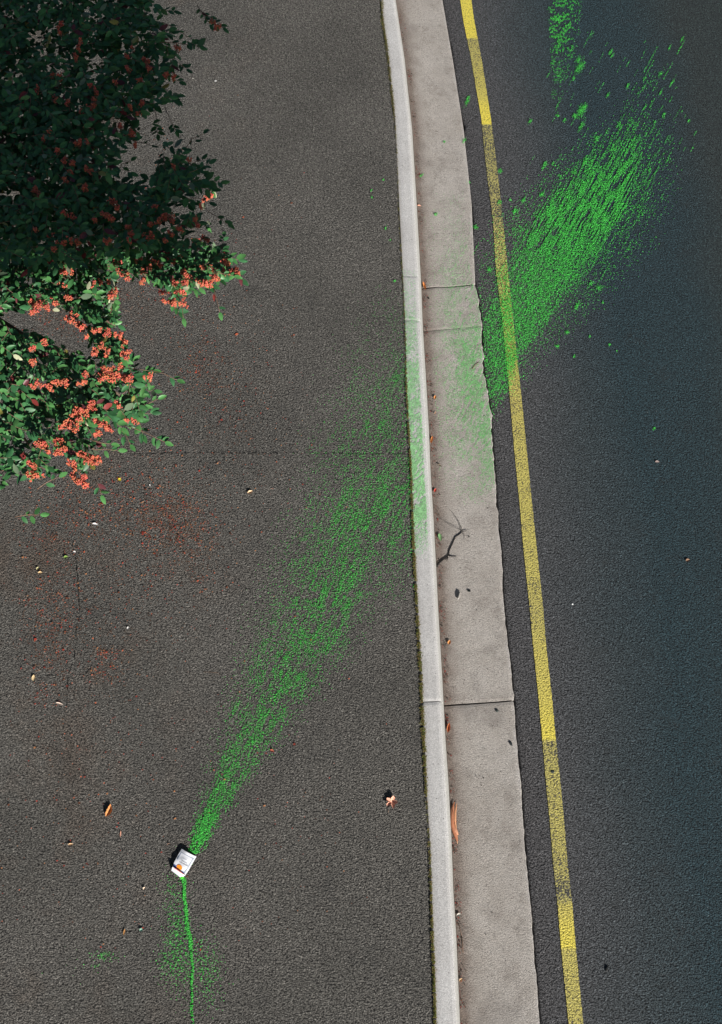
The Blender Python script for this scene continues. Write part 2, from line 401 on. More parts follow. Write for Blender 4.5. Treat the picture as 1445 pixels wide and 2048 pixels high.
# ------------------------------------------------------------------ flakes: spilled paint, litter, moss
def surf_z(px, py):
    l, r, g = pKL(py), pKR(py), pGR(py)
    z = np.full(len(px), 0.0)
    z[px < l] = KZ
    k = (px >= l) & (px < r); fr = (px - l) / (r - l); z[k] = KZ + .003
    face = k & (fr > .66); z[face] = np.interp(fr[face], [.66, .76, .82, .87, .93, 1.0], [KZ, KZ - .003, KZ - .011, KZ - .03, .045, 0])
    gq = (px >= r) & (px < g); z[gq] = np.interp(((px - r) / (g - r))[gq], [0, .3, 1], [-.003, .001, .012])
    return z
pYL, pYR = [(lambda q, d=ypx(L): np.interp(q, *d)) for L in (YL, YR)]
def flakes(px, py, size, elong=1.0, ang=0.0, lift=.003, k=6, jitter=.0025):
    n = len(px); on_line = (px > pYL(py) - 4) & (px < pYR(py) + 4); c = PN(px, py, surf_z(px, py) + lift + .005 * on_line)
    y = c[:, 1]
    zoff = np.array([0.004 * nz(a, b, .9, 5) for a, b in c[:, :2]]) * (px < pKL(py)) + np.array([0.003 * nz(a, b, .7, 8) for a, b in c[:, :2]]) * (px > pGR(py))
    c[:, 2] += zoff + rng.random(n) * jitter
    th = np.linspace(0, 2 * np.pi, k, endpoint=False)[None] + rng.random((n, 1)) * 6 + rng.normal(0, .2, (n, k))
    rr = size[:, None] * (.55 + .6 * rng.random((n, k))) / 2
    X = rr * np.cos(th); Y = rr * np.sin(th)
    order = np.argsort(np.mod(th, 2*np.pi), axis=1)
    X = np.take_along_axis(X, order, 1); Y = np.take_along_axis(Y, order, 1)
    X = X * elong; ca, sa = np.cos(ang), np.sin(ang)
    V = np.zeros((n, k, 3)); V[..., 0] = c[:, None, 0] + X * ca - Y * sa; V[..., 1] = c[:, None, 1] + X * sa + Y * ca; V[..., 2] = c[:, None, 2]
    return V
def filmvar(n, c): return np.clip(np.array(c)[None] * (.42 + .75 * rng.random((n, 1)) ** .8), .001, 1)
def colvar(n, c, v=.15): return np.clip(np.array(c)[None] * (1 + rng.normal(0, v, (n, 1))), 0.001, 1)
GREEN = (.085, .72, .090)
def vnoise(px, py, sc, seed): return np.array([noise.noise(Vector((a / sc, b / sc, seed))) for a, b in zip(px, py)])
def sstep(a, b, x): t = np.clip((x - a) / (b - a), 0, 1); return t * t * (3 - 2 * t)
def cover(px, py, dens, grainpx=4.5, seed=0.0, contrast=1.0):
    """keep points where density beats a clumpy noise"""
    n = vnoise(px, py, grainpx, seed) * .5 + vnoise(px, py, grainpx * 5, seed + 9) * .38 + vnoise(px, py, grainpx * 18, seed + 20) * .3
    return rng.random(len(px)) < np.clip(dens * (1 + 2.1 * contrast * n) + .25 * contrast * n * (dens > .12), 0, 1)

pYLq, pYRq = [(lambda q, d=ypx(L): np.interp(q, *d)) for L in (YL, YR)]
# 1: the fan of paint from the pouch up to the kerb, across kerb and gutter and out over the road
py = rng.uniform(560, 1708, 500000)
cx = np.interp(py, [600,700,780,880,950,1030,1110,1200,1300,1400,1480,1560,1650,1708], [790,790,782,778,772,742,704,650,598,545,498,455,413,388])
hw = np.interp(py, [560,650,780,880,950,1030,1110,1200,1300,1400,1480,1560,1650,1708], [60,100,135,150,155,155,148,134,112,90,68,48,26,14])
pk = np.interp(py, [560,680,780,900,1000,1050,1110,1200,1300,1350,1450,1560,1620,1660,1708], [.01,.10,.22,.36,.50,.56,.50,.44,.46,.52,.48,.60,.85,1.2,2.5])
off = rng.uniform(-1.25, 1.25, len(py)); px = cx + off * hw
keep = rng.random(len(py)) < hw / 155; px, py, pk, off, cx, hw = [a[keep] for a in (px, py, pk, off, cx, hw)]
on_path = px < pKL(py) - 1
d = pk * np.exp(-(off / .62) ** 2)
d += .12 * (off > .1) * (1 - sstep(.6, 1.0, np.abs(off))) * (py > 950) * (py < 1120)
af = R(64); fu = px * math.sin(af) + py * math.cos(af); fv = -px * math.cos(af) + py * math.sin(af)
d = d * .88 * np.clip(1 + 1.5 * vnoise(fu / 1.0, fv / 7, 5, 7.) + 1.1 * vnoise(fu, fv / 4, 15, 8.), .05, 3)
k = on_path & cover(px, py, d, 4.0, 1.0)
px1, py1 = px[k], py[k]
V1 = flakes(px1, py1, rng.uniform(.0020, .0052, len(px1)) * np.interp(py1, [1600, 1700], [1, 1.6]), 1.35, R(58), k=5)
C1 = filmvar(len(px1), GREEN)
# kerb wash: fine dots
py = rng.uniform(540, 1120, 70000); l, r = pKL(py), pKR(py); fr = rng.uniform(.02, .80, len(py)); px = l + (r - l) * fr
pk = np.interp(py, [540,700,790,860,920,960,1000,1035,1070,1120], [.02,.10,.22,.34,.46,.52,.46,.30,.10,.0])
k = cover(px, py + px * .9, 1.15 * pk * (1.1 - .4 * fr), 6.0, 31.0, 1.25)
V2 = flakes(px[k], py[k], rng.uniform(.0022, .0055, k.sum()), 1.8, R(58), lift=.001, k=5, jitter=.001)
C2 = colvar(k.sum(), (.30, .60, .28))
# gutter
py = rng.uniform(380, 1010, 90000); l, r = pKR(py), pGR(py); fr = rng.uniform(.12, .99, len(py)); px = l + (r - l) * fr
pk = np.interp(py, [380,480,560,620,700,760,830,900,950,1010], [.02,.10,.20,.30,.46,.60,.52,.36,.20,.02])
a = R(62); su = px * math.cos(a) - py * math.sin(a); sv = px * math.sin(a) + py * math.cos(a)
side = sstep(.15, .85, fr)
nn = .6 * vnoise(su / 4, sv, 4.5, 40.0) + .5 * vnoise(px, py, 40, 41.0)
k = rng.random(len(px)) < np.clip(1.15 * pk * (.12 + .9 * side) * (1 + 2.4 * nn), 0, 1) ** 1.15
V3 = flakes(px[k], py[k], rng.uniform(.002, .005, k.sum()), 1.9, R(60), lift=.0015, k=5, jitter=.001)
C3 = colvar(k.sum(), (.22, .58, .20))
# road
n = 520000
py = rng.uniform(130, 850, n); px = rng.uniform(955, 1380, n)
ok = px > pGR(py) + 2; px, py = px[ok], py[ok]
on_l = 1.0
ax = np.array([(972,850),(985,790),(1000,720),(1030,650),(1072,580),(1110,520),(1145,455),(1185,395),(1225,330),(1262,260),(1290,180),(1320,120)], float)[::-1]
cxr = np.interp(py, ax[:, 1], ax[:, 0])
hwr = np.interp(py, [120,180,260,330,395,455,520,580,650,720,790,850], [20,30,48,72,88,98,95,92,75,52,34,20])
pkr = np.interp(py, [120,180,260,320,370,420,480,540,600,680,740,800,850], [.02,.05,.13,.30,.50,.68,.66,.60,.59,.58,.50,.32,.06])
offr = (px - cxr) / hwr
dr = pkr * np.where(offr < 0, 1 - sstep(.35, 1.35, -offr), 1 - sstep(.45, 1.15, offr))
dr = np.maximum(dr, .15 * (1 - sstep(.8, 2.2, np.abs(offr))) * sstep(850, 700, py) * sstep(150, 420, py))
su = px * math.cos(a) - py * math.sin(a); sv = px * math.sin(a) + py * math.cos(a)
streak = sstep(560, 430, py)
nn = (.95 * vnoise(su / 12, sv, 2.7, 50.) + .60 * vnoise(su / 6, sv, 8, 51.) + .25 * vnoise(px, py, 30, 55.)) * streak + (1 - streak) * (.42 * vnoise(px, py, 4.0, 52.) + .22 * vnoise(su / 3, sv, 12, 53.)) + .16 * vnoise(px, py, 55, 54.)
on_l = 1 + .5 * ((px > pYLq(py)) & (px < pYRq(py)))
k = rng.random(len(px)) < on_l * np.clip((dr * 1.3) ** 1.3 * (1 + 2.6 * nn) + .30 * nn * (dr > .2), 0, .97) * .72
px4, py4, s4 = px[k], py[k], streak[k]
V4 = flakes(px4, py4, rng.uniform(.0024, .0060, len(px4)), 1.5 + 1.0 * s4[:, None], R(60), lift=.0055, k=5)
C4 = filmvar(len(px4), GREEN) * 1.2
# single splashes with solid cores: (x, y, length px, width px)
spl = [(1160,135,26,13),(1157,120,14,8),(1163,222,26,17),(1150,232,9,9),(1163,253,20,9),(1170,215,12,8),(1194,278,14,9),(1170,325,16,9),(1117,232,5,8),(1061,243,10,6),(1130,240,8,6),(1148,158,8,5),(1150,345,11,6),
       (1083,389,10,9),(1086,388,6,5),(1253,412,8,7),(1219,445,5,5),(1048,400,14,6),(1031,422,9,9),(1222,104,14,6),(1225,112,9,5),(1321,148,10,6),(1290,157,9,5),(1256,172,12,5),(1285,430,4,3),(1258,498,5,4),
       (1199,576,9,8),(1182,568,10,6),(1155,612,18,6),(1135,665,8,8),(1116,693,7,7),(1149,713,7,5),(1180,673,5,4),(1206,605,5,4),(1220,690,5,5),(1234,702,3,3),(1309,857,6,5),
       (935,203,18,7),(936,196,8,5),(929,281,10,7),(1001,342,8,9),(1000,405,9,9),(872,428,7,7),(856,183,0,0),(845,350,8,4),(889,284,5,4),(938,365,7,7),(952,455,8,9),(980,540,9,10),(1021,400,6,5),
       (1186,345,10,6),(1107,327,8,5),(1090,330,16,8),(1030,422,10,6),(1240,250,10,4),(1328,230,13,4),(1310,245,6,4),(1345,165,16,4),(1365,78,12,4),(1340,95,12,3),(1378,242,7,4),(1322,185,14,4),
       (1216,190,12,5),(1240,260,6,3),(1290,215,16,4),(1250,330,10,5),(1270,345,8,4),(1300,340,10,4),(771,457,6,5),(743,381,5,4),(745,395,5,4),(767,360,4,4),(842,352,5,4),(781,480,3,3),(790,562,6,4)]
sx = []; sy = []
for (x, y, L_, w_) in spl:
    m_ = int(L_ * w_ * 1.1) + (10 if L_ else 0)
    if not L_: continue
    t = rng.normal(0, .27, m_); u_ = rng.normal(0, .24, m_)
    sx.append(x + t * L_ * math.cos(R(60)) + u_ * w_ * math.sin(R(60))); sy.append(y - t * L_ * math.sin(R(60)) + u_ * w_ * math.cos(R(60)))
# thin dragged streaks
for i in range(430):
    y = rng.uniform(60, 600); x = np.interp(y, ax[:, 1], ax[:, 0]) + rng.normal(0, 62) + 5
    if y < 250: x = rng.uniform(1090, 1375) if rng.random() < .35 else 0
    if x < pGR(y) + 10 or x > 1400: continue
    L_ = rng.gamma(2, 9) + 4; m_ = int(L_ * rng.uniform(.5, 1.9)); t = rng.uniform(-.5, .5, m_)
    sx.append(x + t * L_ * math.cos(R(61)) + rng.normal(0, .7, m_)); sy.append(y - t * L_ * math.sin(R(61)) + rng.normal(0, .7, m_))
sx = np.concatenate(sx); sy = np.concatenate(sy)
V5 = flakes(sx, sy, rng.uniform(.0025, .006, len(sx)), 1.5, R(60), lift=.006, k=5); C5 = colvar(len(sx), GREEN)
spill = soup('paint_spill', np.concatenate([V1, V4, V5]), M['green'], cols=np.concatenate([C1, C4, C5]))
soup('paint_wash', np.concatenate([V2, V3]), M['greenwash'], spill, cols=np.concatenate([C2, C3]))
tag(spill, 'broad fan of bright green paint spreading from the pouch over kerb, gutter and road', 'paint spill')
# 2: patch of green at the far edge of the road
py = rng.uniform(-60, 200, 60000); px = rng.uniform(1085, 1190, 60000)
e = np.interp(py, [-60, 40, 100, 200], [1100, 1098, 1101, 1104]) + 5 * vnoise(py * 0, py, 12, 64.); w_ = np.interp(py, [-60, 41, 130, 200], [66, 58, 42, 24])
d = np.interp(py, [-60, 50, 95, 130, 200], [.5, .48, .36, .16, .05]) * sstep(-2, 5, px - e) * (1 - sstep(.6, 1.2, (px - e) / w_))
k = rng.random(len(px)) < np.clip(d * .85 * (.35 + 3.2 * vnoise(px, py, 4.5, 60.) + 2.6 * vnoise(px, py, 15, 61.)), 0, 1)
tag(soup('paint_spill', flakes(px[k], py[k], rng.uniform(.003, .0065, k.sum()), 1.6, R(60), lift=.0055, k=5), M['green'], cols=colvar(k.sum(), GREEN)),
    'green paint patch on the road at the far end, right of the yellow line', 'paint spill')
# 3: thin dribble from the pouch mouth to the near edge
tp = [(363,1752),(367,1768),(368,1785),(372,1812),(377,1850),(381,1888),(384,1930),(386,1970),(385,2008),(384,2080)]
tx, ty = zip(*tp)
py = rng.uniform(1750, 2080, 16000); c = np.interp(py, ty, tx); w_ = np.interp(py, [1750,1762,1775,1850,1880,1920,2008,2080], [4.0,4.6,2.8,3.0,4.0,1.9,2.0,2.0])
px = c + rng.normal(0, .5, len(py)) * w_ + 1.6 * np.sin(py / 23.) + 1.0 * np.sin(py / 9.)
d = np.interp(py, [1750,1800,1880,1900,2080], [1.2,1.05,.85,.55,.5])
k = d + .75 * vnoise(px, py, 3.5, 70.) > .5; k &= rng.random(len(px)) < .8
A = [(px[k], py[k])]
for (gx, gy, sx_, sy_, n_, th_) in [(352,1830,16,45,6000,.30),(362,1880,14,30,4500,.33),(355,1925,22,22,4000,.22),(415,1925,18,26,5000,.27),(420,1965,16,26,2500,.2),(338,1925,12,16,2500,.2),(212,1912,13,5,900,.42),(190,1935,12,6,400,.2),(340,1780,12,14,900,.15),(365,1945,14,40,3500,.22),(410,1990,20,20,1500,.15),(150,1920,30,20,300,.12)]:
    x = rng.normal(gx, sx_, n_); y = rng.normal(gy, sy_, n_)
    k = rng.random(n_) < np.clip(.30 * th_ * (1 + 3.2 * vnoise(x, y, 5, 75.)), 0, 1)
    A.append((x[k], y[k]))
px = np.concatenate([q[0] for q in A]); py = np.concatenate([q[1] for q in A])
tag(soup('paint_trail', flakes(px, py, rng.uniform(.0025, .0062, len(px)), 1.2, R(70), lift=.0045, k=5), M['green'], cols=filmvar(len(px), GREEN)),
    'thin dribble of green paint running from the pouch to the near edge of the path', 'paint trail')

# crushed berry litter on the path
X = []; Y = []
for (gx, gy, sx_, sy_, n_) in [(330,1040,42,38,700),(400,1080,25,60,260),(200,1020,55,35,420),(110,1050,35,40,220),(110,1200,35,50,420),(95,1290,30,50,260),(215,1305,13,6,70),(212,1345,20,12,90),(250,1190,80,60,300),
        (85,1395,12,20,60),(395,720,30,40,230),(260,960,60,30,200),(430,790,60,60,200),(280,590,50,30,160),(110,640,45,25,220),(460,900,60,60,110),(200,1450,90,80,120),(450,700,60,80,140),(180,1620,90,120,150),(330,1000,150,90,400),(640,1650,60,60,25),(560,1600,120,160,60),(520,760,70,120,70),(320,330,40,60,60),(500,450,60,120,50)]:
    X.append(rng.normal(gx, sx_, n_)); Y.append(rng.normal(gy, sy_, n_))
X.append(rng.uniform(0, 620, 500)); Y.append(rng.uniform(400, 1900, 500))
X = np.concatenate(X); Y = np.concatenate(Y)
k = (X < pKL(Y) - 8) & ((vnoise(X, Y, 16, 80.) > -.12) | (rng.random(len(X)) < .35)); X, Y = X[k], Y[k]
pal = np.array([(.42,.055,.035),(.26,.04,.025),(.52,.13,.06),(.20,.07,.035),(.44,.19,.08),(.12,.045,.025)])
tag(soup('crushed_berries', flakes(X, Y, rng.gamma(4, .0013, len(X)) + .002, 1.3, R(30), lift=.006, k=5), M['litter'], cols=pal[rng.integers(0, 6, len(X))] * rng.uniform(.6, 1.2, (len(X), 1))),
    'red and brown crushed berries and grit strewn over the path below the shrub', 'berry litter', kind='stuff')
X = []; Y = []
for (gx, gy, sx_, sy_, n_) in [(330,1040,50,45,2600),(200,1030,60,40,1700),(395,1090,30,50,900),(100,1080,40,60,900),(100,1270,35,80,1800),(215,1320,22,40,600),(400,740,45,50,900),(290,600,60,40,700),(120,640,50,25,700),(470,830,50,70,600),(250,1190,90,70,900)]:
    X.append(rng.normal(gx, sx_, n_)); Y.append(rng.normal(gy, sy_, n_))
X = np.concatenate(X); Y = np.concatenate(Y)
k = (X < pKL(Y) - 8) & (vnoise(X, Y, 22, 81.) + .6 * vnoise(X, Y, 8, 82.) > -.05); X, Y = X[k], Y[k]
pal = np.array([(.17,.085,.045),(.13,.065,.04),(.22,.10,.05),(.10,.06,.04)])
tag(soup('leaf_dust', flakes(X, Y, rng.uniform(.003, .007, len(X)), 1.2, R(30), lift=.0035, k=5), M['litter'], cols=pal[rng.integers(0, 4, len(X))] * rng.uniform(.6, 1.2, (len(X), 1))),
    'rusty brown dust of rotted leaves staining the path below the shrub', 'leaf dust', kind='stuff')
# dark grit and bits along the kerb foot
Y = rng.uniform(-40, 2090, 5200); Y = Y[vnoise(Y * 0, Y, 28, 95.) + .35 * vnoise(Y * 0, Y, 7, 96.) > rng.uniform(-.25, .45, len(Y))][:2000]; nY = len(Y); X = pKR(Y) + np.abs(rng.normal(3, 4.5, nY)) + 1.5
pal = np.array([(.02,.018,.015),(.03,.022,.018),(.16,.05,.03),(.25,.04,.03),(.10,.08,.06)])
s_ = rng.gamma(3, .0012, nY) + .002
Y2 = rng.uniform(-40, 2090, 500); X2 = pKR(Y2) + rng.uniform(.05, .95, 500) * (pGR(Y2) - pKR(Y2))
tag(soup('gutter_grit', np.concatenate([flakes(X, Y, s_, 1.4, R(80), lift=.002, k=5, jitter=.002), flakes(X2, Y2, rng.gamma(3, .0009, 500) + .002, 1.2, 0, lift=.0015, k=5)]), M['litter'],
    cols=np.concatenate([pal[rng.integers(0, 5, nY)], pal[rng.integers(0, 2, 500)]])), 'dark grit and red specks gathered in the gutter at the foot of the kerb', 'grit', kind='stuff')
# moss between path and kerb
Y = rng.uniform(-30, 2090, 24000); dn = np.interp(Y, [-30,41,220,240,300,600,680,840,860,1100,1350,1480,1560,1620,1640,1760,1800,2090], [.6,.7,.75,.2,.1,.2,.3,.5,.45,.8,.85,1,.9,.2,.1,.6,.8,.9])
w_ = np.interp(Y, [-30,220,240,840,1050,1480,1580,2090], [2.4,2.6,1.2,1.8,2.6,3.4,2.0,2.4])
k = (rng.random(len(Y)) < dn) & (vnoise(Y * .0, Y, 9, 90.) > -.28 * dn); Y, w_ = Y[k], w_[k]
X = pKL(Y) + .2 + rng.normal(0, .62, len(Y)) * w_ * (1 + .6 * vnoise(Y * 0, Y, 30, 92.))
pal = np.array([(.17,.16,.04),(.11,.13,.03),(.19,.15,.06),(.06,.08,.02),(.18,.12,.06)])
V = flakes(X, Y, rng.uniform(.003, .008, len(X)), 1.4, R(85), lift=.004, k=5, jitter=.005)
V[..., 2] = np.maximum(V[..., 2], KZ) + rng.random((len(X), 5)) * .003
tag(soup('moss', V, M['moss'], cols=pal[rng.integers(0, 5, len(X))]), 'olive green moss growing in the joint between path and kerb', 'moss', kind='stuff')

# ------------------------------------------------------------------ footbridge (behind and beside the viewer; its deck shades the upper part of the shrub)
fb = empty('footbridge', (0, -1.3, 0)); tag(fb, 'concrete footbridge crossing the road behind the viewpoint, shading the upper shrub', 'footbridge')
MB().box((-16, -DECK_BACK, DECK_Z), (16, -.22, DECK_Z + .28)).build('deck', M['concretebridge'], fb, False)
for yy in (-DECK_BACK + .04, -.27):
    m_ = MB(); m_.box((-16, yy - .025, DECK_Z + 1.33), (16, yy + .025, DECK_Z + 1.38))
    m_.box((-16, yy - .015, DECK_Z + .38), (16, yy + .015, DECK_Z + .41))
    for i in range(129): m_.box((-16 + i * .25 - .008, yy - .008, DECK_Z + .28), (-16 + i * .25 + .008, yy + .008, DECK_Z + 1.33))
    m_.build('railing', M['steel'], fb, False)
for xx in (-13, 13): MB().box((xx - .3, -DECK_BACK + .4, -.06), (xx + .3, -.7, DECK_Z)).build('pier', M['concretebridge'], fb, False)

# ------------------------------------------------------------------ the shrub
def hthr(px, py):
    b = (1024.0 - py) / F; k = (b * ct + st) / (ct - b * st)
    return (-DECK_BACK + SLOPE * DECK_Z - CAM_H * k) / (SLOPE - k)
def py_bound(px): return float(np.interp(px, [-200, 68, 200, 250, 330, 385, 400, 430], [507, 505, 500, 493, 478, 462, 435, 430]))
def inside(poly, x, y):
    c = False; j = len(poly) - 1
    for i in range(len(poly)):
        xi, yi = poly[i]; xj, yj = poly[j]
        if (yi > y) != (yj > y) and x < (xj - xi) * (y - yi) / (yj - yi) + xi: c = not c
        j = i
    return c
PA = [(-330,-220),(290,-220),(318,0),(325,60),(382,84),(380,98),(318,112),(350,150),(318,160),(335,200),(326,224),(250,226),(276,250),(280,284),(256,290),(246,268),(224,264),(226,293),(244,324),(238,355),(300,362),(311,328),(306,300),(323,285),(376,293),(398,330),(403,362),(383,380),(393,420),(408,440),(398,460),(371,468),(372,505),(-330,505)]
PB = [(-330,495),(372,488),(400,475),(436,492),(452,512),(470,540),(462,556),(430,556),(410,568),(385,566),(370,590),(350,603),(337,597),(332,578),(318,566),(320,556),(285,554),(265,545),(250,556),(235,556),(230,590),(238,610),(245,640),(254,670),(256,722),(180,716),(182,690),(168,655),(146,630),(130,612),(98,606),(68,622),(20,625),(-330,625)]
PC = [(-330,600),(0,620),(20,662),(70,658),(105,680),(140,700),(180,712),(256,718),(300,728),(304,758),(288,775),(283,800),(290,846),(265,852),(225,832),(205,848),(190,843),(160,862),(120,850),(95,880),(-330,900)]
PD = [(-330,890),(95,880),(130,885),(150,870),(200,905),(196,925),(170,925),(170,952),(158,968),(146,955),(138,925),(130,905),(100,912),(86,930),(82,950),(40,955),(0,980),(-330,980)]
GAPS = [[(306,160),(318,160),(320,178),(305,176)],[(118,862),(165,862),(160,880),(125,878)]]
GREENS = np.array([(.035,.125,.042),(.045,.15,.045),(.028,.105,.038),(.06,.17,.05),(.038,.13,.05)])
ODD = {'red': (.20,.035,.03), 'pale': (.40,.42,.27), 'yellow': (.35,.33,.08), 'maroon': (.11,.03,.035), 'brightgreen': (.07,.21,.06)}
LV = np.array([(0,0,0),(.22,.30,.05),(.55,.36,.07),(.85,.19,.03),(1,0,-.02),(.85,-.19,.03),(.55,-.36,.07),(.22,-.30,.05),(.22,0,0),(.55,0,-.005),(.85,0,-.01)])
LF = [(0,8,1,0),(8,9,2,1),(9,10,3,2),(10,4,3,10),(0,7,8,0),(8,7,6,9),(9,6,5,10),(10,5,4,10)]
LF3 = [(0,8,1),(8,9,2),(8,2,1),(9,10,3),(9,3,2),(10,4,3),(0,7,8),(8,7,6),(8,6,9),(9,6,5),(9,5,10),(10,5,4)]
leafV = []; leafC = []; twigs = MB(); OPEN_ON = [False]
OPENINGS = [[(20,628),(72,622),(98,612),(129,618),(146,634),(166,655),(178,686),(176,700),(143,694),(112,681),(100,664),(66,662),(20,668)],
            [(262,566),(320,572),(338,612),(345,690),(262,712),(248,640),(244,600)],
            [(284,240),(300,242),(330,275),(303,300),(300,350),(254,345),(252,300),(284,290)], [(222,250),(240,240),(246,262),(226,262)]]
def fit_h(p, lit):
    """keep a lit sprig under the bridge's shadow plane and a shaded one above it"""
    if lit is None: return p
    q = proj(p); h = hthr(*q)
    if lit and p[2] > h - .02: p = P(q[0], q[1], h - .02 - random.random() * .02)
    if lit is False and p[2] < h + .02: p = P(q[0], q[1], h + .02 + random.random() * .03)
    return p
def leaf(p, d, L_, wd=.5, lit=None, col=None, flip=False, tilt=.35):
    p = fit_h(Vector(p), lit)
    d = Vector(d).normalized()
    if OPEN_ON[0]:
        for f_ in (.25, .9):
            q = proj(p + d * (L_ * f_)); q = (q[0] + 22 * nz(q[0], q[1], .05, 3), q[1] + 22 * nz(q[0], q[1], .05, 6))
            if any(inside(g_, *q) for g_ in OPENINGS): return
    up = Vector((random.gauss(.10, tilt), random.gauss(-.25, tilt), 1)).normalized()
    if flip: up = -up
    s = up.cross(d).normalized(); u = d.cross(s)
    cup = random.uniform(-1.8, 2.6); bend = random.uniform(-.38, .08)
    v = LV.copy(); v[:, 2] = v[:, 2] * cup + bend * v[:, 0] ** 2; v[:, 1] *= wd / .36 * .5
    v *= L_
    w = np.array(p)[None] + v[:, :1] * np.array(d) + v[:, 1:2] * np.array(s) + v[:, 2:] * np.array(u)
    leafV.append(w)
    if col is None:
        r = random.random()
        col = GREENS[random.randrange(5)] * random.uniform(.7, 1.25)
        if r < .018: col = np.array(ODD['maroon'])
        elif r < .024: col = np.array(ODD['red'])
        elif r < .030 and lit: col = np.array(ODD['pale'])
        elif r < .034: col = np.array(ODD['yellow']) * .7
        elif r < .16: col = np.array(ODD['brightgreen'])
    else: col = np.array(ODD[col] if isinstance(col, str) else col)
    leafC.append(col)
def sprig(p, ang, L_, lit, n=None, droop=-.2, scale=1.0, rad=.0015):
    """a short shoot with alternate leaves"""
    d = Vector((math.cos(ang), math.sin(ang), droop)).normalized(); pts = []
    side = Vector((-d.y, d.x, 0)).normalized(); bow = random.uniform(-.15, .15)
    n = n or max(3, int(L_ / .017))
    for i in range(6):
        t = i / 5; pts.append(fit_h(Vector(p) + d * (L_ * t) + side * (bow * L_ * t * t), lit))
    twigs.tube(pts, [rad * (1.15 - .6 * i / 5) for i in range(6)], 4)
    for i in range(n):
        t = (i + .5) / n; q = pts[min(5, int(t * 5))].lerp(pts[min(5, int(t * 5) + 1)], t * 5 % 1)
        sgn = 1 if i % 2 else -1
        a2 = ang + sgn * random.uniform(.5, 1.25); ll = random.uniform(.030, .062) * scale
        leaf(q, (math.cos(a2), math.sin(a2), random.uniform(-.35, .3)), ll, random.uniform(.42, .56), lit, flip=random.random() < .035)
    leaf(pts[-1], (d.x, d.y, random.uniform(-.2, .2)), .05 * scale, .46, lit)
ico_t = (1 + 5 ** .5) / 2
IV = np.array([(-1,ico_t,0),(1,ico_t,0),(-1,-ico_t,0),(1,-ico_t,0),(0,-1,ico_t),(0,1,ico_t),(0,-1,-ico_t),(0,1,-ico_t),(ico_t,0,-1),(ico_t,0,1),(-ico_t,0,-1),(-ico_t,0,1)]); IV = IV / np.linalg.norm(IV[0])
IF = [(0,11,5),(0,5,1),(0,1,7),(0,7,10),(0,10,11),(1,5,9),(5,11,4),(11,10,2),(10,7,6),(7,1,8),(3,9,4),(3,4,2),(3,2,6),(3,6,8),(3,8,9),(4,9,5),(2,4,11),(6,2,10),(8,6,7),(9,8,1)]
clusters = []
def cluster(px, py, rp, lit, n=None):
    """flat-topped bunch of berries of radius rp photo pixels"""
    h0 = hthr(px, py)
    h = (min(h0 - .022, 3.42) if lit else max(h0 + .24, 3.53)) + random.uniform(0, .02) * (-1 if lit else 1)
    c = P(px, py, h); r = rp / 2275 * (CAM_H - h) / .93
    rp *= 1.08; r *= 1.08; n = n or int(12 + rp * rp * .66)
    out = []; subs = [(random.gauss(0, .42) * r, random.gauss(0, .42) * r, random.uniform(.35, .75) * r, random.uniform(-.02, .004)) for _ in range(4)]
    for _ in range(n):
        a = random.uniform(0, 2 * math.pi); sx_, sy_, sr_, sz_ = random.choice(subs); q = sr_ * random.random() ** .6
        p = c + Vector((sx_ + q * math.cos(a), sy_ + q * math.sin(a), sz_ - .5 * q * q / max(sr_, .01) + random.uniform(-.014, .008)))
        out.append(fit_h(p, lit))
    clusters.append((c, np.array([tuple(o) for o in out]), lit))
    if random.random() < .9:
        m_ = c + Vector((0, 0, -.05))
        for o in out[::5]: twigs.tube([m_, (m_ + o) / 2 + Vector((0, 0, -.008)), o], [.0012, .0009, .0006], 4)

def fill(poly, n, layers, lit_rule=None, margin=16, L=(.06, .13), berries=0.0):
    xs = [p[0] for p in poly]; ysx = [p[1] for p in poly]; c = 0; tries = 0
    while c < n and tries < n * 60:
        tries += 1
        x = random.uniform(min(xs), max(xs)); y = random.uniform(min(ysx), max(ysx))
        if x < -120 and random.random() < .55: continue
        if not inside(poly, x, y) or any(inside(g, x, y) for g in GAPS): continue
        lit = y > py_bound(x)
        h0 = hthr(x, y); dz = random.choice(layers) + random.uniform(-.03, .03)
        h = min(h0 - .03, 3.32) - dz if lit else max(h0 + .03, 3.24) + (max(layers) - dz)
        a = random.gauss(-.45, 1.0) if random.random() < .75 else random.uniform(0, 6.28)
        LL = random.uniform(*L)
        ex, ey = x + math.cos(a) * LL * 460, y - math.sin(a) * LL * 430
        if not inside(poly, ex, ey) or any(inside(g, ex, ey) for g in GAPS):
            if random.random() < .8: continue
        deep = dz > .1
        sprig(P(x, y, h), a, LL, lit if not deep or not lit else True)
        c += 1
OPEN_ON[0] = True
fill(PA, 2300, [0, .04, .10, .18, .28], L=(.06, .13))
fill(PB, 560, [0, .03, .07, .14, .24, .35, .5], L=(.05, .11))
fill(PC, 540, [0, .03, .07, .15, .28, .4, .55], L=(.05, .11))
fill(PD, 100, [0, .03, .1], L=(.04, .08))
OPEN_ON[0] = False
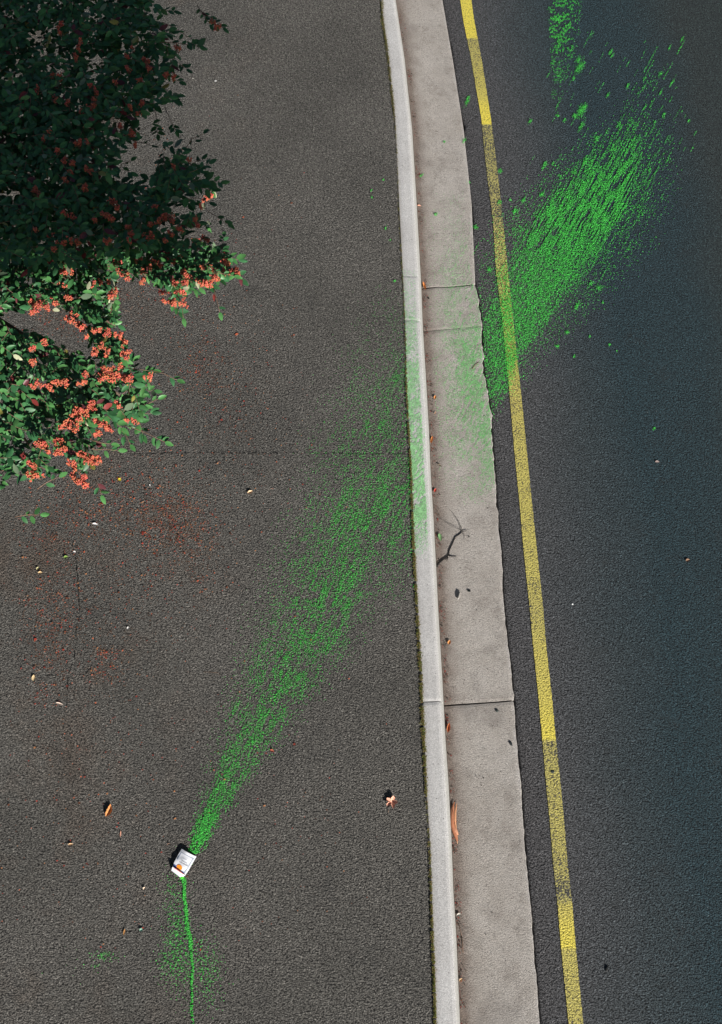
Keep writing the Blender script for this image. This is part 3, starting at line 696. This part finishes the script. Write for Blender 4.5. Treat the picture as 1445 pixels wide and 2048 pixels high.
# shoots that stand out from the mass: start, end (photo px), number of leaves near the tip, lit, drop of the tip in metres
OUT = [((250,850),(330,884),5,1),((234,853),(261,889),4,1),((178,901),(236,901),4,1),((182,880),(222,888),4,1),((191,958),(203,990),4,1),((75,978),(118,954),3,1),((30,1034),(80,1030),5,1),
       ((358,594),(367,636),1,1),((427,575),(440,624),2,1),((300,740),(354,760),3,1),((280,812),(316,798),3,1),((240,735),(305,742),5,1),((230,800),(288,812),6,1),
       ((309,215),(316,268),5,0),((330,215),(352,262),5,0),((370,300),(407,268),4,0),((375,345),(404,318),4,0),((376,396),(456,448),4,0),((380,396),(418,405),3,0),((325,44),(384,78),6,0),((318,84),(393,92),7,0),
       ((325,108),(373,137),5,0),((318,170),(354,200),4,0),((437,510),(448,474),4,1),((400,20),(446,55),8,0),((395,10),(420,48),7,0),((270,284),(302,291),2,0),((236,345),(262,322),3,0),((372,352),(404,366),6,0),
       ((400,358),(424,384),4,1),((395,440),(412,452),4,1),((300,545),(325,560),3,1),((398,470),(432,500),6,1),((380,560),(398,575),3,1),((430,545),(468,552),5,1),((0,20),(60,60),5,0)]
for (a, b, n, lit) in OUT:
    lit = bool(lit)
    def hh(x, y): h0 = hthr(x, y); return min(h0 - .04, 3.28) if lit else max(h0 + .04, 3.26)
    A_, B_ = P(*a, hh(*a)), P(*b, hh(*b)); mid = A_.lerp(B_, .5) + Vector((random.uniform(-.01, .01), random.uniform(-.01, .01), .015 * (0 if lit else 1)))
    pts = [A_, A_.lerp(mid, .5), mid, mid.lerp(B_, .5), B_]; twigs.tube(pts, [.0022, .002, .0017, .0015, .001], 5)
    d = (B_ - A_); ang = math.atan2(d.y, d.x); short = d.length < .14
    for i in range(n):
        t = 1 - (i / max(n, 1)) * (.9 if short or n > 5 else .35); q = A_.lerp(B_, t)
        if i == 0: leaf(q, (math.cos(ang), math.sin(ang), 0), .046, .48, lit, 'brightgreen' if lit else None, tilt=.15)
        else:
            a2 = ang + (1 if i % 2 else -1) * random.uniform(.6, 1.3)
            leaf(q, (math.cos(a2), math.sin(a2), random.uniform(-.2, .1)), random.uniform(.028, .046), .5, lit, tilt=.3)
leaf(P(428, 588, 3.1), (.1, -1, 0), .045, .35, True, 'red', tilt=.1)
leaf(P(310, 492, 3.2), (.5, -.7, 0), .05, .45, True, 'red', tilt=.1); leaf(P(330, 506, 3.2), (.9, .2, 0), .03, .45, True, 'red', tilt=.1)
leaf(P(424, 380, 2.9), (.5, -.8, 0), .05, .45, True, 'pale', tilt=.1)
for (x, y, d) in [(100,545,(.3,.9,0)),(140,548,(-.3,.9,0)),(150,535,(-.2,1,0)),(176,580,(.1,.9,0)),(130,592,(-.5,.7,0)),(105,620,(1,.1,0)),(228,575,(-.3,.8,0)),(415,455,(.1,1,0)),(408,420,(0,1,0)),(380,575,(-.9,-.3,0)),(395,560,(.2,-1,0))]:
    leaf(P(x, y, min(hthr(x, y) - .03, 3.32)), d, .052, .42, True, 'pale', tilt=.2)
# berry bunches: lit (traced) and shaded
LITB = [(475,545,9),(462,540,9),(452,520,8),(446,505,6),(440,535,8),(432,552,9),(418,560,9),(405,562,8),(370,545,10),(372,565,9),(365,580,8),(350,603,9),(340,600,7),(368,602,7),(330,580,7),(320,528,7),(300,532,7),(290,555,7),(285,540,6),
        (245,540,9),(255,552,7),(240,520,6),(215,497,9),(235,493,8),(255,488,7),(195,503,8),(180,512,7),(125,525,8),(140,535,9),(118,512,6),(128,540,7),(185,570,7),(215,562,8),(230,578,7),(225,590,6),(135,590,8),(128,572,6),(110,600,6),
        (80,608,11),(70,600,9),(95,612,7),(62,618,9),(145,628,8),(155,645,8),(165,655,7),(172,670,5),(200,655,8),(212,662,8),(240,668,7),(250,680,7),(205,690,7),(190,698,6),(215,700,6),(252,700,7),(255,712,5),(85,682,8),(65,690,6),(68,720,7),
        (208,735,8),(222,748,11),(240,748,12),(255,755,9),(238,735,8),(205,752,9),(170,745,7),(165,760,6),(130,762,8),(110,765,7),(75,765,8),(100,775,6),(180,810,9),(170,822,9),(155,820,7),(140,845,8),(160,835,8),(185,800,7),(120,850,6),
        (205,845,9),(215,855,8),(195,862,7),(152,852,8),(238,808,6),(265,838,7),(252,838,6),(300,745,5),(298,755,5),(90,888,9),(80,880,8),(120,882,8),(110,900,8),(128,895,7),(175,915,10),(190,915,9),(165,905,7),(150,925,8),(198,922,6),
        (165,955,9),(170,968,7),(155,962,6),(148,942,5),(145,928,6),(70,940,8),(75,950,7),(62,930,7),(420,388,8),(412,392,6),(406,475,6),(418,478,6),(393,478,6),(275,515,6),(345,520,6),(360,510,5),(400,530,6),(350,565,6)]
for (x, y, r_) in LITB:
    cluster(x + random.uniform(-1, 1), y, r_, True)
    if random.random() < .7: cluster(x - random.uniform(3, 14), y + random.uniform(-9, 7), r_ * .75, True)
SHB = [(122,42,8),(118,60,8),(155,92,8),(160,78,6),(152,110,7),(265,92,6),(290,120,8),(295,132,8),(255,110,5),(255,135,6),(280,155,8),(330,145,8),(345,150,7),(355,92,7),(120,150,7),(105,145,6),(72,175,7),(110,195,9),(135,200,6),(188,195,7),
       (192,178,6),(185,205,7),(175,212,8),(160,220,6),(230,160,5),(180,168,5),(285,205,7),(262,212,6),(275,222,5),(240,248,7),(265,262,8),(100,262,6),(85,272,7),(160,278,6),(175,280,7),(155,285,6),(270,288,7),(128,315,7),(145,322,8),(115,300,6),
       (140,340,7),(170,335,7),(180,340,7),(70,375,8),(75,390,8),(130,358,6),(165,372,6),(170,375,8),(225,400,7),(235,412,6),(210,425,8),(225,432,9),(190,435,7),(130,425,7),(145,432,7),(310,410,6),(330,430,9),(345,438,8),(315,440,8),(300,445,8),
       (255,450,7),(260,462,7),(360,455,7),(340,462,7),(390,438,7),(396,448,6),(300,468,8),(285,465,6),(140,475,9),(125,482,9),(155,480,7),(215,478,7),(110,495,7),(258,478,6),(330,478,6),(70,455,6),(435,48,8),(425,42,6),(378,315,6),(350,330,5),(400,410,5)]
for (x, y, r_) in SHB: cluster(x, y, r_, False)
trunk_base = Vector((-3.55, 4.3, KZ))
shrub = empty('berry_shrub', trunk_base)
tag(shrub, 'large evergreen shrub with orange red berry bunches overhanging the path, half in shade', 'shrub')
fo = soup('foliage', np.array(leafV), M['leaf'], shrub, LF3, np.array(leafC), True)
# canopy beyond the frame to the left and further back, so the shrub is whole
leafV2 = len(leafV); leafV.clear(); leafC.clear()
for _ in range(900):
    a = random.uniform(0, 6.28); q = math.sqrt(random.random())
    p = Vector((-3.7 + 1.5 * q * math.cos(a), 4.5 + 2.3 * q * math.sin(a), 0)); p.z = 3.35 - .9 * q * q * random.random() - random.uniform(0, .5)
    pr = proj(p)
    if pr[0] > -60: continue
    sprig(p, random.uniform(0, 6.28), random.uniform(.08, .16), None, scale=1.15)
soup('foliage', np.array(leafV), M['leaf'], shrub, LF3, np.array(leafC), True)
twigs.build('twigs', M['twig'], shrub)
order = sorted(range(len(clusters)), key=lambda i: (not clusters[i][2], -len(clusters[i][1])))
rest = []
def berries(pts, lit=None):
    n = len(pts); r = rng.uniform(.0031, .0043, n)
    V = pts[:, None, :] + IV[None] * r[:, None, None]
    c = np.array([(.48, .088, .060)])[[0] * n] * rng.uniform(.75, 1.2, (n, 1)); c[:, 1] *= rng.uniform(.7, 1.8, n)
    return V, c
for rank, i in enumerate(order):
    c, pts, lit = clusters[i]
    if rank < 98:
        V, cc = berries(pts); soup('berry_cluster', V, M['berry'], shrub, IF, cc, True)
    else: rest.append(pts)
V, cc = berries(np.concatenate(rest)); tag(soup('berry_clusters', V, M['berry'], shrub, IF, cc, True), kind='stuff')
# trunk and limbs
t0 = trunk_base; tr = MB()
tr.tube([t0 + Vector((0, 0, -.1)), t0 + Vector((.03, .0, .4)), t0 + Vector((.1, .05, 1.0)), t0 + Vector((.2, .1, 1.6))], [.075, .062, .052, .045], 10)
tr.build('trunk', M['bark'], shrub)
for (tx_, ty_) in [(120,250),(260,120),(330,400),(230,330),(60,480),(150,560),(230,650),(100,760),(240,790),(60,890),(190,900),(20,100),(410,500),(330,560)]:
    lit = ty_ > 500; e = P(tx_, ty_, (min(hthr(tx_, ty_) - .14, 3.12) if lit else max(hthr(tx_, ty_) + .08, 3.24)))
    s0 = t0 + Vector((.2, .1, 1.55)) + Vector((random.uniform(-.1, 0), random.uniform(-.1, .1), random.uniform(-.5, 0)))
    ln = (e - s0).length; pts = []
    for i in range(9):
        t = i / 8; p = s0.lerp(e, t); p.z = s0.z + (e.z - s0.z) * (1 - (1 - t) ** 1.8); p += Vector((nz(t * 3, tx_, .9), nz(t * 3, ty_, .9, 3), 0)) * .10 * math.sin(t * math.pi); pts.append(p)
    MB().tube(pts, [.022 * (1 - t / 9) + .003 for t in range(9)], 6).build('branch', M['bark'], shrub)

# ------------------------------------------------------------------ the pouch
rowsP = [((345.5,1734.0),(371.3,1750.2),.010,.005),((349.0,1724.0),(378.0,1740.0),.022,.006),((356.0,1711.0),(386.0,1726.0),.017,.007),((364.0,1697.5),(393.5,1713.2),.019,.006)]
def pouch_pt(s, t, lift=0.0):
    q = t * 3; i = min(2, int(q)); f = q - i
    a, b = rowsP[i], rowsP[i + 1]
    L_ = [a[0][k] + (b[0][k] - a[0][k]) * f for k in (0, 1)]; R_ = [a[1][k] + (b[1][k] - a[1][k]) * f for k in (0, 1)]
    hl = a[2] + (b[2] - a[2]) * f; hr = a[3] + (b[3] - a[3]) * f
    x = L_[0] + (R_[0] - L_[0]) * s; y = L_[1] + (R_[1] - L_[1]) * s
    bul = math.sin(math.pi * s)
    y += 2.2 * bul * max(0, t - .6) * 1.2
    h = KZ + .003 + hl + (hr - hl) * s + .010 * bul * (.5 + .5 * t) + .0012 * math.sin(9 * s + 5 * t) + .001 * math.sin(17 * t - 6 * s)
    if s < .02 or s > .98: h -= .001
    return P(x, y, h + lift)
def grid(fn, n, m):
    return [fn(j / m, i / n) for i in range(n + 1) for j in range(m + 1)], [(i*(m+1)+j, i*(m+1)+j+1, (i+1)*(m+1)+j+1, (i+1)*(m+1)+j) for i in range(n) for j in range(m)]
pc = P(368, 1727, KZ)
pouch = empty('foil_pouch', pc); tag(pouch, 'white squeezed pouch with an orange circle, lying where the green paint fan starts', 'pouch')
mesh_obj('front_panel', *grid(lambda s, t: pouch_pt(s, t), 14, 12), M['white'], pouch)
def back(s, t):
    p = pouch_pt(s, t); e = min(1, 8 * s, 8 * (1 - s), 8 * (1 - t)); p.z = p.z - .0008 - e * max(0, (p.z - KZ - .005)) * .75; return p
mesh_obj('back_panel', *grid(back, 14, 12), M['white'], pouch)
bl = [(343.0,1741.0),(352,1748),(361,1755),(366,1754),(370,1751.5)]; rl = [(345.3,1733.5),(353,1737.5),(361,1743),(367,1747.5),(371.5,1750.5)]
rh = [.030,.029,.025,.018,.011]
def flap(s, t):
    q = s * 4; i = min(3, int(q)); f = q - i
    b = [bl[i][k] + (bl[i+1][k] - bl[i][k]) * f for k in (0, 1)]; r_ = [rl[i][k] + (rl[i+1][k] - rl[i][k]) * f for k in (0, 1)]
    h = rh[i] + (rh[i+1] - rh[i]) * f
    return P(b[0] + (r_[0] - b[0]) * t, b[1] + (r_[1] - b[1]) * t, KZ + .004 + h * math.sin(t * math.pi / 2))
mesh_obj('flap', *grid(flap, 8, 16), M['white'], pouch)
def under(s, t):
    a = flap(s, 1.0); a.z -= .0006; b = pouch_pt(s, 0.0) + Vector((0, 0, -.002)); return a.lerp(b, t)
mesh_obj('fold', *grid(under, 3, 16), M['white'], pouch)
def rstrip(s, t):
    p = flap(.12 + s * .88, .86 + .13 * t); p.z += .0012; return p
mesh_obj('red_stripe', *grid(rstrip, 2, 16), M['red'], pouch)
disc = [pouch_pt(.42, .20, .0022)]
for i in range(28):
    a = 2 * math.pi * i / 28; disc.append(pouch_pt(.42 + .19 * math.cos(a), .20 + .145 * math.sin(a), .0022))
mesh_obj('orange_circle', disc, [(0, 1 + i, 1 + (i + 1) % 28) for i in range(28)], M['orange'], pouch)
def bar(s0, s1, t0_, t1_, name, mat, lift=.0014):
    return mesh_obj(name, *grid(lambda s, t: pouch_pt(s0 + (s1 - s0) * s, t0_ + (t1_ - t0_) * t, lift), 3, 6), mat, pouch)
bar(.07, .93, .84, .87, 'printed_frame', M['silver']); bar(.86, .92, .05, .84, 'printed_frame', M['silver']); bar(.08, .12, .5, .84, 'printed_frame', M['silver'])
bar(.02, .30, .02, .20, 'flap_shade', M['blue'], .0012); bar(.70, .86, .02, .09, 'flap_shade', M['blue'], .0012)  # shadow of the folded flap, painted as blue strips on the panel
def words(t, s0, s1, h, seed):
    m_ = MB(); r_ = random.Random(seed); s = s0
    while s < s1:
        w_ = r_.uniform(.025, .045); top = t + h * r_.choice([1, 1, 1.5]); V, Fc = grid(lambda a, b: pouch_pt(s + w_ * a, t + (top - t) * b, .0022), 1, 1); 
        V2, F2 = grid(lambda a, b: pouch_pt(s + .012 * a, t + (top - t) * b, .0022), 1, 1)
        m_.add(V2, F2); V3, F3 = grid(lambda a, b: pouch_pt(s + w_ * a, t + .3 * h * b, .0026), 1, 1); m_.add(V3, F3)
        s += w_ + .018
    m_.build('lettering', M['ink'], pouch, False)
b0 = [P(364.5 + a, 1754.5 + b, KZ + .007 + h) for a, b, h in [(0,0,.006)] + [(4.6 * math.cos(t) * (1 + .25 * math.sin(3 * t)), 4.4 * math.sin(t) * (1 + .2 * math.cos(2 * t)), -.004) for t in [i * math.pi / 7 for i in range(14)]]]
mesh_obj('paint_blob', b0, [(0, 1 + (i + 1) % 14, 1 + i) for i in range(14)], simple('wet_green_paint', (.10, .66, .05), .35, .5, .15, 60, 0), pouch)
words(.53, .36, .68, .045, 1); words(.44, .30, .86, .045, 2)
bar(.36, .62, .655, .665, 'lettering', M['silver'], .002)

# ------------------------------------------------------------------ fallen leaves, twigs, pebbles
FG = 'dry leaves and bits lying on the path and gutter'
def zsurf(px, py): return float(surf_z(np.array([float(px)]), np.array([float(py)]))[0])
MC = {}
def cmat(c):
    if c not in MC: MC[c] = simple('dry_leaf', c, .65, .35, .25, 90, .001)
    return MC[c]
def outline_leaf(name, px, py, Lp, Wp, angdeg, c, label, cat='leaf', curl=.5, lobes=0, rise=.5, fold=.25, stem=0.0, twist=0.0, notch=0):
    """leaf blade centred on photo pixel (px,py); Lp,Wp its length and width in photo pixels; angle of its tip, degrees from image right"""
    if Lp < 20: curl, rise, fold = curl * .55, rise * .55, fold * .55
    Lp *= .9; Wp *= .9
    z = zsurf(px, py) + .004; c0 = P(px, py, z); sc = 1.0 / 270.0
    L_, W_ = Lp * sc, Wp * sc; a = R(angdeg); d = Vector((math.cos(a), math.sin(a), 0)); s = Vector((-d.y, d.x, 0))
    n = 12; V = []; Fc = []
    if lobes:
        rad = []
        m = lobes * 8
        for i in range(m):
            th = 2 * math.pi * i / m; q = abs(math.cos(th * lobes / 2.0)); r_ = .50 + .50 * q ** 1.3
            r_ *= 1 - .35 * (abs(th - math.pi) < .35)
            r_ *= 1 + .08 * math.sin(i * 2.7)
            rad.append((th, r_))
        for ring in (0.0, .35, .7, 1.0):
            for th, r_ in rad:
                rr = r_ * ring; x = rr * math.cos(th) * L_ / 2; y = rr * math.sin(th) * W_ / 2
                V.append(c0 + d * x + s * y + Vector((0, 0, .002 + curl * L_ * .5 * (ring ** 1.6) * (.35 + .65 * abs(math.sin(th * 1.5 + 1))) * rise)))
        for k in range(3):
            for i in range(m): Fc.append((k*m+i, k*m+(i+1) % m, (k+1)*m+(i+1) % m, (k+1)*m+i))
    else:
        for i in range(n + 1):
            t = i / n; w = math.sin(math.pi * t ** .85) ** .8 if 0 < t < 1 else .03
            w *= 1 + .12 * math.sin(i * 2.3)
            bend = twist * math.sin(math.pi * t) * L_
            for j in range(-3, 4):
                u = j / 3
                zc = curl * W_ * .55 * u * u * w + fold * W_ * abs(u) * w + rise * L_ * .25 * (2 * t - 1) ** 2
                V.append(c0 + d * ((t - .5) * L_) + s * (u * w * W_ / 2 + bend) + Vector((0, 0, .001 + zc)))
        for i in range(n):
            for j in range(6): Fc.append((i*7+j, i*7+j+1, (i+1)*7+j+1, (i+1)*7+j))
    if stem > 0:
        root = empty(name, c0); blade = mesh_obj('blade', V, Fc, cmat(c), root)
        b0 = c0 - d * (L_ * .48); Vt, Ft = tube_geo([b0 + Vector((0, 0, .003)), b0 - d * stem * sc * .5 + s * .003 + Vector((0, 0, .006)), b0 - d * stem * sc + Vector((0, 0, .003))], [.0014, .0012, .0015], 5)
        mesh_obj('stalk', Vt, Ft, M['twig'], root)
    else: root = mesh_obj(name, V, Fc, cmat(c), None, True, c0)
    return tag(root, label, cat, FG)
TAN, BRN, ORG, PALE, WHT, PNK = (.55,.36,.20), (.36,.15,.06), (.62,.27,.09), (.62,.55,.42), (.75,.73,.70), (.70,.36,.25)
outline_leaf('fallen_leaf', 784, 1605, 26, 26, 70, PNK, 'curled pink tan star shaped leaf alone on the path near the kerb', curl=.75, lobes=5, rise=.6, stem=8)
outline_leaf('fallen_leaf', 217.5, 1621, 26, 11, 74, ORG, 'upright curled orange brown leaf on the path left of the pouch', curl=.5, rise=.35, twist=-.12)
outline_leaf('fallen_leaf', 142, 1689, 11, 5, 5, TAN, 'tiny tan leaf curl lying level left of the pouch', curl=.6)
outline_leaf('leaf_stalk', 242, 1668, 13, 2.6, 92, PNK, 'short pale pink stalk standing above left of the pouch', 'stalk', curl=.2)
outline_leaf('fallen_leaf', 501, 985, 13, 8, 28, (.72,.50,.30), 'small folded cream leaf casting a dark shadow, mid path', curl=1.0, rise=.9)
outline_leaf('fallen_leaf', 191, 1049, 13, 6, -15, WHT, 'silvery white curled leaf under the shrub on the stained path', curl=.8, rise=.5, stem=9)
outline_leaf('petal', 150, 1104, 7, 4, -25, WHT, 'bright white petal at the head of the long path crack', 'petal')
outline_leaf('fallen_leaf', 132.5, 1115, 10, 8, 10, (.16,.26,.05), 'small round yellow green leaf beside the head of the crack', curl=.5)
outline_leaf('fallen_leaf', 76, 1137, 8, 5, 70, (.5,.46,.25), 'pale crumpled scrap upper of the two at the left edge', curl=.9, rise=.8)
outline_leaf('fallen_leaf', 81, 1146, 10, 6, 5, (.62,.45,.24), 'round buff scrap lower of the two at the left edge', curl=.9, rise=.6)
outline_leaf('petal', 256.5, 1256, 6, 4.5, 80, WHT, 'isolated square white fleck on the path', 'petal')
outline_leaf('fallen_leaf', 120, 1408, 17, 5, -18, (.62,.50,.42), 'narrow pale curled leaf at the lower end of the crack', curl=.9, rise=.4)
outline_leaf('fallen_leaf', 240, 959.5, 9, 7, -50, (.62,.50,.04), 'tiny bright yellow leaf on the path below the berries', curl=.5)
outline_leaf('petal', 300.5, 971, 6, 2.6, -60, WHT, 'thin white fleck to the right of the yellow leaf', 'petal')
outline_leaf('petal', 289, 1777, 6, 5, 60, (.8,.62,.45), 'cream crumb on the path lower left of the pouch', 'crumb')
outline_leaf('seed', 249.5, 1864, 12, 4, 84, (.42,.21,.07), 'slim brown seed lying on the path below left of the pouch', 'seed')
outline_leaf('fallen_leaf', 283, 1860, 7, 6, 30, (.22,.40,.30), 'tiny bluish green scrap beside the brown seed', curl=.4)
outline_leaf('fallen_leaf', 68, 1356, 14, 8, 95, (.66,.50,.28), 'buff leaf half out at the left edge of the path', curl=.5)
outline_leaf('fallen_leaf', 545, 1502, 10, 6, -30, (.34,.10,.06), 'small dark red leaf at the right margin of the green fan', curl=.8)
outline_leaf('fallen_leaf', 432, 162, 7, 6, 10, (.6,.6,.58), 'pale grey bird dropping near the far end of the path', 'leaf', curl=.1, rise=0, fold=0)  # a bird dropping, built from the flat leaf blade
outline_leaf('fallen_leaf', 387, 157, 7, 2.2, 0, (.6,.58,.5), 'thin whitish scrap between shrub and the pale blot', curl=.2)
outline_leaf('fallen_leaf', 338, 1690, 8, 2.2, 20, (.22,.13,.09), 'dull brown curved stalk above left of the pouch', 'stalk', curl=.2, twist=.3)
# gutter leaves
outline_leaf('fallen_leaf', 849, 573, 26, 6, 104, ORG, 'long orange leaf at the kerb foot beside the jagged joint', curl=.9)
outline_leaf('fallen_leaf', 839, 412, 10, 5, -10, PNK, 'pink leaf scrap in the far gutter against the kerb', curl=.7)
outline_leaf('fallen_leaf', 870.5, 795, 11, 6, 80, ORG, 'small orange leaf with a long stalk in the gutter', curl=.8, stem=10)
outline_leaf('fallen_leaf', 871, 826, 9, 2.5, 70, (.45,.25,.14), 'thin brown curl below the stalked orange leaf', curl=.5)
outline_leaf('fallen_leaf', 864, 880, 20, 5, 80, ORG, 'narrow orange leaf pressed to the kerb foot opposite the green gutter stain', curl=.9)
outline_leaf('fallen_leaf', 880, 931, 11, 4, -35, (.16,.13,.09), 'dark little leaf lying askew in the gutter', curl=.9, rise=.7)
outline_leaf('fallen_leaf', 871, 981, 11, 6, 70, (.45,.06,.04), 'crimson scrap at the kerb foot above the dead twig', curl=.7)
outline_leaf('fallen_leaf', 880.5, 1075, 19, 8, -78, (.20,.36,.16), 'pale green leaf folded in two beside the dead twig', curl=1.0, rise=.3)
outline_leaf('fallen_leaf', 899, 1285, 11, 7, 70, ORG, 'amber leaf with a stalk midway along the gutter', curl=.8, stem=12)
outline_leaf('fallen_leaf', 897.5, 1456, 22, 7, 80, (.50,.17,.07), 'rust leaf crumpled in the gutter just past the wide joint', curl=.9)
outline_leaf('fallen_leaf', 918, 1830, 9, 6, 20, (.5,.48,.42), 'whitish scrap at the kerb foot near the bottom', curl=.8, rise=.8)
outline_leaf('fallen_leaf', 922, 1960, 8, 5, 40, TAN, 'last tan scrap in the near gutter', curl=.8, rise=.8)
outline_leaf('fallen_leaf', 1376, 1121, 10, 8, 20, (.22,.13,.08), 'brown scrap on the dark road at the right edge', curl=.3)
outline_leaf('fallen_leaf', 1315, 924, 10, 7, 0, (.30,.24,.22), 'faint pinkish scrap alone on the dark road', curl=.1, rise=.1)
# the big shrivelled leaf
c0 = P(909, 1640, 0)
big = empty('fallen_leaf', c0); tag(big, 'long shrivelled rust brown leaf rolled up along the kerb foot', 'leaf', FG)
for (pts, w, c) in [([(909,1604),(905,1620),(904,1638),(906,1652),(911,1668),(915,1682)], 5.0, (.42,.17,.09)), ([(914,1607),(911,1625),(910,1645),(912,1660),(915,1676)], 2.6, (.60,.30,.16)), ([(905,1612),(902,1630),(902.5,1644),(906,1656)], 2.0, (.24,.10,.06)), ([(908,1648),(910,1656),(912,1664),(916,1670)], 4.2, (.62,.30,.18))]:
    V = []; Fc = []; n = len(pts)
    for i, (a, b) in enumerate(pts):
        e = math.sin(math.pi * (i + .35) / n) * w / 270
        for j in range(7):
            an = math.pi * (j / 6) ; V.append(P(a, b, .004) + Vector((-math.cos(an) * e, 0, abs(math.sin(an)) * e * .9 * (1 + .3 * math.sin(i * 2 + j)) + .002)))
    for i in range(n - 1):
        for j in range(6): Fc.append((i*7+j, i*7+j+1, (i+1)*7+j+1, (i+1)*7+j))
    mesh_obj('curled_blade', V, Fc, cmat(c), big)
V, Fc = tube_geo([P(909, 1608, .03), P(910, 1640, .022), P(914, 1670, .012), P(915.5, 1688, .006)], [.0012, .0016, .0016, .0012], 5)
mesh_obj('midrib', V, Fc, cmat((.62,.34,.18)), big)
# dead twig in the gutter
dt = empty('dead_twig', P(905, 1095, 0)); tag(dt, 'forked black dead twig lying across the gutter', 'twig')
def px_tube(pts, r, name, parent=None, mat='darktwig', z=.006, h=None):
    q = []; rr = []
    for i, (a, b) in enumerate(pts):
        q.append(P(a, b, zsurf(a, b) + z + (h[i] if h else 0))); rr.append(r[0] + (r[1] - r[0]) * i / (len(pts) - 1))
    V, Fc = tube_geo(q, rr, 6); return mesh_obj(name, V, Fc, M[mat], parent)
px_tube([(874,1134),(878,1127),(885,1121),(893,1115),(898,1110),(899,1101),(904,1090),(909,1079),(911,1074),(919,1069),(924,1064)], (.0050, .0026), 'stem', dt, z=.004)
px_tube([(924,1064),(923,1055),(919,1045),(913,1035),(906,1026),(899,1018)], (.0026, .0008), 'side_twig', dt, h=[0,.004,.006,.006,.004,.002])
px_tube([(924,1062),(915,1057),(900,1050),(886,1041),(877,1034)], (.0014, .0007), 'side_twig', dt, h=[0,.006,.008,.006,.002])
px_tube([(925,1064),(929,1062),(934,1061)], (.0026, .0015), 'side_twig', dt)
px_tube([(926,1066),(929,1070),(930,1077),(928,1084)], (.0014, .0006), 'side_twig', dt)
px_tube([(898,1111),(904,1113),(908,1113.5),(914,1114)], (.0030, .0018), 'side_twig', dt)
px_tube([(896,1114),(895,1119),(894,1122)], (.004, .002), 'side_twig', dt)
def stick(pts, r, label, mat='twig', cat='twig', z=.003): return tag(px_tube(pts, r, 'fallen_twig', None, mat, z), label, cat)
stick([(92,1351),(104,1351),(119,1353)], (.0016,.0008), 'thin level dark twig on the path left of the crack', 'darktwig')
stick([(407,1344),(420,1344),(438,1346)], (.0011,.0007), 'fine reddish twig left of the green fan at its middle')
stick([(173,1348),(177,1343),(180,1338)], (.0014,.0010), 'short slanting dark twig right of the crack', 'darktwig')
stick([(136.5,1360),(137,1372),(136.5,1384)], (.0018,.0012), 'upright dark red twig lying in line with the crack', 'darktwig')
stick([(66,1334),(72,1331),(79,1331)], (.002,.0012), 'pale twig end at the left edge above the buff leaf')
stick([(924,1872),(926,1890),(926.5,1906)], (.0025,.0014), 'dry straight straw stalk in the near gutter')
stick([(917,1845),(921,1858),(924,1872)], (.0014,.0010), 'fine bent straw above the dry stalk in the gutter')
stick([(945,738),(950,730),(958,724)], (.003,.0014), 'pale forked straw at the broken gutter edge near the green stain', 'twig')
stick([(944,50),(452,60)] if False else [(446,58),(456,61),(466,62)], (.0012,.0006), 'fine twig on the far path beside the shaded leaf tip', 'darktwig')
# pebbles / bark pieces
def pebble(px, py, w, h, c, label, name='pebble', ang=0, tall=.5):
    z = zsurf(px, py); c0 = P(px, py, z); V = []
    a = R(ang)
    for v in IV:
        x, y = v[0] * w / 540, v[1] * h / 540; k = 1 + .22 * nz(v[0] + px, v[1], 1.7, v[2])
        V.append(c0 + Vector(((x * math.cos(a) - y * math.sin(a)) * k, (x * math.sin(a) + y * math.cos(a)) * k, (v[2] * .5 + .42) * tall * min(w, h) / 270 * k)))
    return tag(mesh_obj(name, V, IF, cmat(c), None, False, c0), label, name.replace('_', ' '))
pebble(938.5, 1182, 8, 5.5, (.012,.016,.014), 'dark pebble on the gutter right of the bark chip', ang=-20)
pebble(918.5, 1192, 4.5, 20, (.30,.285,.26), 'pale curved bark chip with a black shadow on the gutter', 'bark_chip', ang=-16, tall=1.5)
pebble(1022, 1487, 6, 10, (.02,.024,.026), 'black stone chip on the outer gutter edge', ang=15)
pebble(1105, 1543.5, 9, 6, (.02,.03,.028), 'dark pebble on the yellow line')
pebble(1214, 1938, 6, 11, (.010,.012,.013), 'dark pebble alone on the near road', ang=-15)
pebble(938, 1073, 5, 3, (.02,.02,.02), 'tiny black crumb right of the dead twig', ang=-40)
pebble(994.5, 1422, 7, 6, (.06,.07,.065), 'grey green pebble below the wide gutter joint')
pebble(1145.5, 1208.5, 4.5, 4, (.60,.62,.62), 'small white stone right of the yellow line, middle of the road')
pebble(1103, 1542, 0.1, .1, (.02,.02,.02), 'x') if False else None
pebble(935, 1062, 3, 2.5, (.05,.04,.035), 'tiny brown crumb at the tip of the dead twig') if False else None
